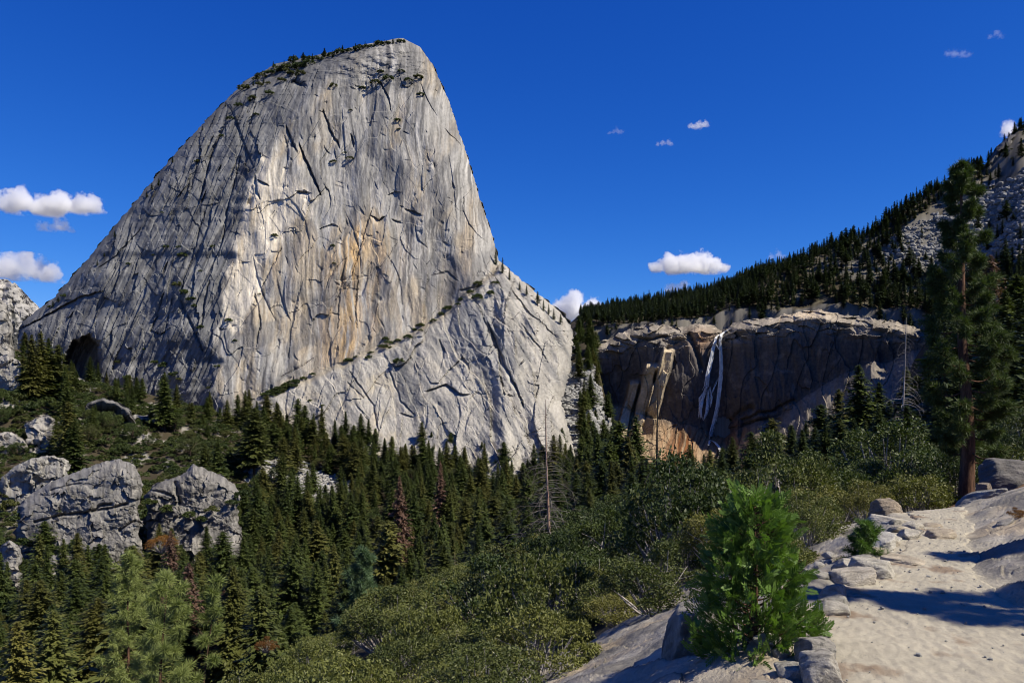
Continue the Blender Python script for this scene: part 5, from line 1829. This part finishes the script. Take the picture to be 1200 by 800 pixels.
for i, (px, Y, top, wd) in enumerate([(745, 280, 488, 1.3), (726, 290, 494, 1.3), (700, 310, 508, 1.3), (714, 270, 516, 1.3), (736, 255, 512, 1.4), (688, 290, 524, 1.3), (752, 240, 540, 1.4),
                                      (800, 300, 565, 1.3), (818, 280, 570, 1.3), (790, 260, 580, 1.4), (868, 240, 560, 1.3), (892, 270, 555, 1.3)]):
    fir_at(px, Y, top, 'dark conifer in the tall clump rising before the pale foot of the cliff' if px < 760 else 'dark conifer at the foot of the waterfall', i + 2, wd, G2)
fir_at(832, 95, 527, 'pointed mid green fir directly in front of the foot of the waterfall', 2, 1.7, None, M_BUSH)
fir_at(862, 90, 562, 'shorter bright green fir between the pointed fir and the bare snags', 0, 1.7, None, M_BUSH)
G3 = 'conifers beside the cave'
for i, (px, Y, top) in enumerate([(37, 520, 392), (48, 528, 388), (57, 535, 396), (68, 535, 404), (76, 500, 430), (80, 430, 470), (88, 425, 490), (193, 540, 436), (290, 520, 487), (298, 500, 478), (345, 520, 500), (332, 500, 512), (240, 420, 520), (255, 430, 515)]):
    fir_at(px, Y, top, 'dark conifer in the clump left of the cave at the dome foot' if px < 85 else 'lone dark conifer against the foot of the dome', i, 1.15 if px < 85 else 1.4, G3)
G4 = 'dark trees on the shaded slope at the edge of the view'
for i, (px, Y, top) in enumerate([(1148, 230, 400), (1165, 250, 372), (1178, 280, 340), (1192, 300, 322), (1203, 260, 360), (1158, 200, 440), (1185, 215, 420), (1200, 180, 450), (1172, 180, 470), (1142, 260, 385), (1210, 320, 300), (1150, 330, 345), (1190, 150, 490), (1168, 140, 510)]):
    fir_at(px, Y, top, 'dark conifer on the shaded slope behind the tall pine, at the edge of the view', i, 1.3, G4)
for i, (px, Y, top, lab) in enumerate([(575, 300, 622, 'reddish brown dead conifer standing in the green forest behind the snag'), (516, 420, 540, 'grey brown dead conifer in the upper forest below the buttress'), (468, 330, 558, 'grey dying conifer in the middle of the forest'),
                                       (1160, 420, 300, 'rust red dying conifer on the slope behind the tall pine'), (1166, 400, 318, 'smaller rust red dying conifer next to the tall red one'), (222, 170, 660, 'grey brown dead conifer behind the pale long-needled pine'),
                                       (200, 230, 622, 'brown dying conifer beside the lower granite knob'), (262, 165, 690, 'thin brown dead conifer among the dark trees at the bottom')]):
    fir_at(px, Y, top, lab, i, .75, None, M_DEADNEEDLE, 'dead_tree')
for i, (px, Y, top, wd, lab) in enumerate([(62, 120, 715, 1.5, 'yellowish green conifer at the bottom corner of the forest'), (155, 135, 640, 1.3, 'tall yellowish conifer behind the pale pines at the bottom'), (455, 210, 610, 1.3, 'light green conifer beside the dying one in mid forest'),
                                           (560, 230, 580, 1.1, 'light olive conifer in the forest centre'), (305, 130, 690, 1.2, 'green conifer in front of the forest at the edge of the thicket'), (20, 110, 728, 1.3, 'dull green conifer in the bottom corner')]):
    fir_at(px, Y, top, lab, i + 1, wd, None, M_BUSH)

# oaks in the near slope
po = [None] * 3
for i, (px, Y, top) in enumerate([(690, 70, 588), (718, 62, 578), (747, 70, 570), (777, 64, 574), (735, 48, 600), (702, 46, 612), (766, 44, 604), (797, 52, 586), (668, 58, 612), (1075, 45, 535), (1105, 48, 528), (1052, 40, 548), (985, 50, 556), (950, 60, 560),
                                  (1120, 42, 540), (822, 58, 582), (1160, 48, 505), (1090, 34, 556), (640, 44, 652), (605, 40, 672), (655, 34, 668), (690, 32, 655), (730, 30, 648), (770, 30, 640), (575, 44, 688), (540, 36, 716), (800, 27, 632), (850, 50, 578), (870, 45, 582), (915, 44, 572), (1020, 45, 560), (625, 60, 640)]):
    loc, h = height_for(px, Y, top)
    k = i % 3
    if po[k] is None:
        po[k] = e = plant('oak_tree', [('crown', OAK[k][0]), ('trunk', OAK[k][1])], loc, i * 1.1, (h * 1.2, h * 1.2, h))
    else:
        e = copy_tree(po[k])
        e.location, e.rotation_euler, e.scale = loc, (0, 0, i * 1.1), (h * 1.2, h * 1.2, h)
    tag(e, 'dark round oak in the thicket between the big snag and the waterfall' if px < 840 else 'dark round oak in the scrub behind the trail', 'tree', 'oaks of the near slope')


def snag(px, Y, top, label, seed, mats=(M_DEADWOOD, M_DEADWOOD), base=None, **kw):
    loc, h = height_for(px, Y, top)
    g_, t_ = dead_tree(seed, **kw)
    e = plant('dead_tree', [('bare_crown', g_.mesh('bare_crown', [mats[0]], True)), ('trunk', t_.mesh('trunk', [mats[1]], True))], loc, 0.0, h)
    return tag(e, label, 'tree')


snag(642, 50, 468, 'tall bare snag with a rusty peeling trunk and drooping grey branches', 71, (M_GREYWOOD, M_SNAGBARK), nb=120, wid=.29, low=.15, droop=.8, rt=.0105, twigs=5, curl=.9)
snag(772, 72, 452, 'thin dark dead pine with curved hanging branches before the pale cliff foot', 72, (M_BURNT, M_BURNT), nb=44, wid=.30, low=.25, droop=1.5, rt=.014, twigs=1, curl=1.4)
snag(1060, 118, 372, 'grey dead conifer with fine drooping twigs in front of the shaded cliff', 73, nb=90, wid=.16, low=.15, droop=1.1, rt=.009, twigs=3)
snag(930, 29, 556, 'blackened crooked dead tree with a forked trunk behind the young cedar', 74, (M_BURNT, M_BURNT), nb=16, wid=.5, low=.3, droop=-.4, rt=.03, twigs=3)
snag(893, 30, 540, 'pale bare snag with twisted upright branches in the bushes', 75, nb=22, wid=.40, low=.2, droop=-.3, rt=.016, twigs=3)
snag(533, 76, 646, 'small grey and red dead tree at the upper edge of the olive thicket', 76, (M_DEADWOOD, M_SNAGBARK), nb=40, wid=.22, low=.2, droop=.8, rt=.014, twigs=3)
snag(415, 36, 745, 'small silver dead branches poking out of the olive thicket', 77, nb=14, wid=.5, low=.3, droop=-.2, rt=.02, twigs=2)
snag(612, 40, 690, 'low bare grey twigs in the thicket beside the snag trunk', 78, nb=14, wid=.5, low=.3, droop=.1, rt=.016, twigs=2)
snag(700, 52, 620, 'bare grey branching shrub beside the dark oaks', 79, nb=20, wid=.45, low=.2, droop=-.2, rt=.014, twigs=3)
snag(845, 38, 580, 'bleached leaning dead branches under the foot of the waterfall', 80, nb=14, wid=.5, low=.3, droop=-.2, rt=.016, twigs=3)


def big_pine(px, Y, top, label, seed, mat, base=None, name='pine_tree', sc=1.0, **kw):
    loc, h = height_for(px, Y, top)
    if base is not None:
        z = (HY - base) / F * Y
        h += loc[2] - z
        loc = (loc[0], loc[1], z)
    t_, b_, g_ = tufted_pine(seed, h, **kw)
    e = plant(name, [('trunk', t_.mesh('trunk', [M_REDBARK], True)), ('branches', b_.mesh('branches', [M_REDBARK], True)), ('needles', g_.mesh('needles', [mat]))], loc, 0.0)
    return tag(e, label, 'tree')


yp = 21.0
pond = big_pine(1134, yp, 196, 'tall dark green long-needled pine standing beside the bend of the trail', 81, M_PONDEROSA, 604, trunk_r=.21, nb=84, lean=(-.22, 0),
                blen=lambda t: 1.42 * (1 - t) ** .62 * min(1, .62 + 1.6 * max(t - .2, 0)) + .12, low=.16, tufts=24, needles=52, nlen=.20, nw=.0085, spread=.6, qmin=.6)
big_pine(186, 24, 678, 'pale green sparse pine with big needle tufts on bare forked branches at the bottom', 82, M_PALEPINE, trunk_r=.09, nb=26, blen=lambda t: 1.0 * (1 - t) ** .5 + .25, low=.45, tufts=3, needles=150, nlen=.30, nw=.009, lean=(.2, 0), spread=.45)
big_pine(232, 25, 682, 'slender pale pine leaning with a single tuft on its top, beside the forked one', 83, M_PALEPINE, trunk_r=.06, nb=9, blen=lambda t: .7 * (1 - t) + .2, low=.6, tufts=3, needles=120, nlen=.30, nw=.009, lean=(.5, 0), spread=.45)
big_pine(425, 78, 644, 'young blue green pine standing up behind the olive thicket', 84, M_BLUEPINE, trunk_r=.16, nb=60, blen=lambda t: 2.6 * (1 - t) ** .7 + .3, low=.2, tufts=9, needles=40, nlen=.62, nw=.028)
big_pine(150, 62, 650, 'yellow green pine in front of the dark forest at the bottom', 85, M_PALEPINE, trunk_r=.2, nb=75, blen=lambda t: 2.9 * (1 - t) ** .6 + .3, low=.3, tufts=9, needles=36, nlen=.5, nw=.022)
big_pine(1021, 8.1, 614, 'small bushy young pine growing from the slab at the outer edge of the trail', 86, M_CEDAR, 668, trunk_r=.014, nb=30, blen=lambda t: .22 * (1 - t) ** .5 + .04, low=.05, tufts=8, needles=44, nlen=.07, nw=.0032)
# pines beside the trail outside the view; their shadows fall across it
for i, (x, y, sc_) in enumerate([(7.9, 4.05, .55), (9.9, 5.6, .52), (7.7, 2.55, .42)]):
    e = copy_tree(pond)
    e.location = (x, y, float(terrain_z(np.array([x]), np.array([y]))[0]))
    e.scale = (sc_ * 1.15, sc_ * 1.15, sc_)
    e.rotation_euler = (0, 0, i * 2.1)
    tag(e, 'pine beside the trail, outside the view, whose shadow crosses the sand', 'tree', 'pines shading the trail')

t_, b_, g_ = cedar(91, 1.16, .45, 120, 24)
G5 = 'conifers in the notch beside the dome'
nk = 0
for px, Y in zip(RNG.uniform(672, 740, 600), RNG.uniform(610, 960, 600)):
    x, y, z = ground(px, Y)
    py = HY - z * F / Y
    if Y > cliff_base_D(px) + 12 and px > 700 or (py > 446 and RNG.random() < .72 and px < 710) or (px > 733 and Y > 700) or px < dome_edge(py) or nk >= 75:
        continue
    h = RNG.uniform(19, 33) * (.6 if RNG.random() < .25 else 1)
    e = copy_tree(protos[nk % len(FIR)])
    wv = RNG.uniform(1.1, 1.6)
    e.location, e.rotation_euler, e.scale = (x, y, z), (0, 0, nk), (h * wv, h * wv, h)
    tag(e, 'dark conifer on the pale blocks of the talus gully' if py > 436 else 'dark conifer high in the notch between the dome and the waterfall cliff', 'tree', G5)
    nk += 1
x, y, z = ground(884, 5.3)
z = min(z, (HY - 826) / F * 5.3)
e = plant('cedar_sapling', [('trunk', t_.mesh('trunk', [M_REDBARK], True)), ('branches', b_.mesh('branches', [M_REDBARK], True)), ('sprays', g_.mesh('sprays', [M_CEDAR]))], (x, y, z), .4, (1, 1, ((HY - 590) / F * 5.3 - z) / 1.16))
tag(e, 'bright green young cedar with flat sprays growing at the edge of the trail', 'tree')

# ================================================================== FAR MOUNTAIN AND CLOUDS
us3, vs3 = np.linspace(-260, 120, 220), np.linspace(0, 1, 90)
VT, UM = np.meshgrid(vs3, us3, indexing='ij')
rim = np.interp(us3, [-260, -120, -40, -10, 0, 8, 18, 28, 40, 60, 120], [385, 340, 325, 322, 325, 328, 333, 342, 354, 380, 430]) + 2.0 * fbm(us3 / 9, us3 * 0, 5, 240)
VM = rim[None] + (470 - rim[None]) * VT
wM = fbm(UM / 16, VM / 16, 5, 243)
DM = 2700 - 3.2 * (VM - rim[None]) + 26 * wM + 20 * ridged(UM / 22 + VM / 40, VM / 30, 4, 246)
cM = np.array([.30, .285, .26]) * (1 + .3 * wM)[..., None]
cM = cmix(cM, np.array([.06, .06, .055]), sstep(.0, .4, fbm(UM / 7, VM / 5, 4, 249) + (VM - rim[None] - 30) / 60))
tag(link('mountain', mk_mesh('mountain', at(UM, VM, DM), grid_quads(90, 220, 0, True), [M_CLIFF], col=np.clip(cM, .02, .6))), kind='structure')


def cloud(px, py, wpx, hpx, label, seed, dens=.02, puffs=7, soft=.30, thin=0.0, dist=7000.):
    r_ = random.Random(seed)
    t = NT('cloud_mist')
    tc_ = t.n('ShaderNodeTexCoord').outputs['Object']
    best = None
    asp = wpx / hpx
    puffs = max(puffs, int(2.6 * asp))
    mp = t.n('ShaderNodeMapping')
    mp.inputs['Scale'].default_value = (asp, 1.3, 1)
    t.l(tc_, mp.inputs['Vector'])
    tc_ = mp.outputs[0]
    for i in range(puffs):
        f = (i + .5) / puffs
        cx_ = -.74 + 1.48 * f + r_.uniform(-.05, .05)
        hump = math.sin(math.pi * min(max(f + r_.uniform(-.15, .15), .05), .95)) * r_.uniform(.55, 1.15)
        c_ = (cx_ * asp, r_.uniform(-.5, .5), -.42 + .75 * hump * r_.uniform(.3, 1.1))
        rr = (.50 + .34 * hump) * r_.uniform(.75, 1.15)
        d_ = t.n('ShaderNodeVectorMath', operation='DISTANCE')
        t.l(tc_, d_.inputs[0])
        d_.inputs[1].default_value = c_
        f_ = t.math('SUBTRACT', 1.0, t.math('DIVIDE', d_.outputs['Value'], rr))
        best = f_ if best is None else t.math('SMOOTH_MAX', best, f_, .12)
    n_ = t.noise(1.7, 7, .62, tc_)
    n_.node.inputs['Vector']
    mp = t.n('ShaderNodeMapping')
    mp.inputs['Location'].default_value = (seed * 3.1, seed, 0)
    t.l(tc_, mp.inputs['Vector'])
    t.l(mp.outputs[0], n_.node.inputs['Vector'])
    sepz = t.n('ShaderNodeSeparateXYZ')
    t.l(tc_, sepz.inputs[0])
    v_ = t.math('ADD', best, t.math('MULTIPLY', t.math('SUBTRACT', n_, .5), 2.6 + thin))
    base_ = t.ramp(sepz.outputs[2], -.62, -.40)
    v_ = t.math('MULTIPLY', t.ramp(v_, .02 + thin * .2, soft + .02 + thin * .2), base_)
    pv = t.n('ShaderNodeVolumePrincipled')
    pv.inputs['Color'].default_value = (.99, .99, .99, 1)
    pv.inputs['Anisotropy'].default_value = .35
    t.l(t.math('MULTIPLY', v_, dens), pv.inputs['Density'])
    t.l(pv.outputs[0], t.out.inputs['Volume'])
    P, Q = rock_dirs(9)
    key = np.round(P * 4096).astype(np.int64)
    _, first, inv = np.unique(key, axis=0, return_index=True, return_inverse=True)
    sx, sz = wpx / F * dist * .5, hpx / F * dist * .5
    o_ = link('cloud', mk_mesh('cloud', P[first] * 1.12, inv.reshape(-1)[Q], [t.m], smooth=True), None, [float(q) for q in at(np.array(px), np.array(py), np.array(dist))])
    o_.scale = (sx, min(sx, sz * 1.8), sz)
    tag(o_, label, 'cloud')


cloud(63, 238, 138, 46, 'flat white cloud beside the long shoulder of the dome', 1, .022)
cloud(68, 266, 48, 24, 'small torn wisp right under the flat white cloud', 2, .008, 4, .4, .6)
cloud(24, 318, 120, 42, 'low white cloud touching the far mountain peak', 3, .012, 6, .4, .3)
cloud(808, 310, 118, 36, 'long white cloud with a hump above the waterfall plateau', 4, .022)
cloud(684, 362, 70, 50, 'round bright cloud rising behind the notch at the foot of the dome', 5, .022, 5)
cloud(795, 337, 44, 20, 'faint small cloud just over the plateau trees', 6, .008, 4, .4, .4)
cloud(817, 147, 30, 17, 'small white puff high in the clear sky', 7, .012, 3, .4, .3)
cloud(779, 167, 26, 12, 'tiny pale wisp next to the high white puff', 8, .007, 3, .5, .5)
cloud(722, 153, 24, 12, 'faintest tiny wisp high above the notch', 9, .004, 3, .5, .5)
cloud(1122, 62, 46, 14, 'thin streak of cloud high near the corner', 10, .003, 4, .6, .5)
cloud(1168, 42, 26, 10, 'very faint short streak in the top corner', 11, .003, 3, .6, .5)
cloud(1186, 152, 30, 24, 'small bright cloud peeping over the ridge between the trees', 12, .014, 4)
cloud(911, 299, 24, 16, 'tiny faint cloud above the wooded ridge', 13, .006, 3, .5, .4)

# ================================================================== LABELS OF THE SETTING
for o in SC.objects:
    if o.parent is None and o.get('kind') in ('structure', 'stuff') and not o.get('label'):
        n_ = o.name.split('.')[0]
        lab, cat = {
            'terrain': ('ground of the valley, its wooded slopes and the ridge', 'ground'), 'path': ('pale sandy trail curving away between granite slabs', 'path'),
            'cliff': ('shaded granite cliff with rust stains that the waterfall drops over', 'cliff'), 'valley_forest': ('further conifers of the valley forest', 'forest'),
            'hill_forest': ('further pines of the wooded hill above the cliff', 'forest'), 'rubble': ('broken grey rocks of a talus slope', 'rubble'), 'gravel': ('small pebbles strewn over the sandy trail', 'gravel'),
            'undergrowth': ('low green scrub between the trees and rocks', 'undergrowth')}.get(n_, (None, None))
        if n_ == 'mountain':
            big = len(o.data.vertices) > 50000
            lab, cat = ('huge steep granite dome with a slanting ledge and streaked face', 'mountain') if big else ('far pale granite peak behind the foot of the dome', 'mountain')
        if lab:
            tag(o, lab, cat)
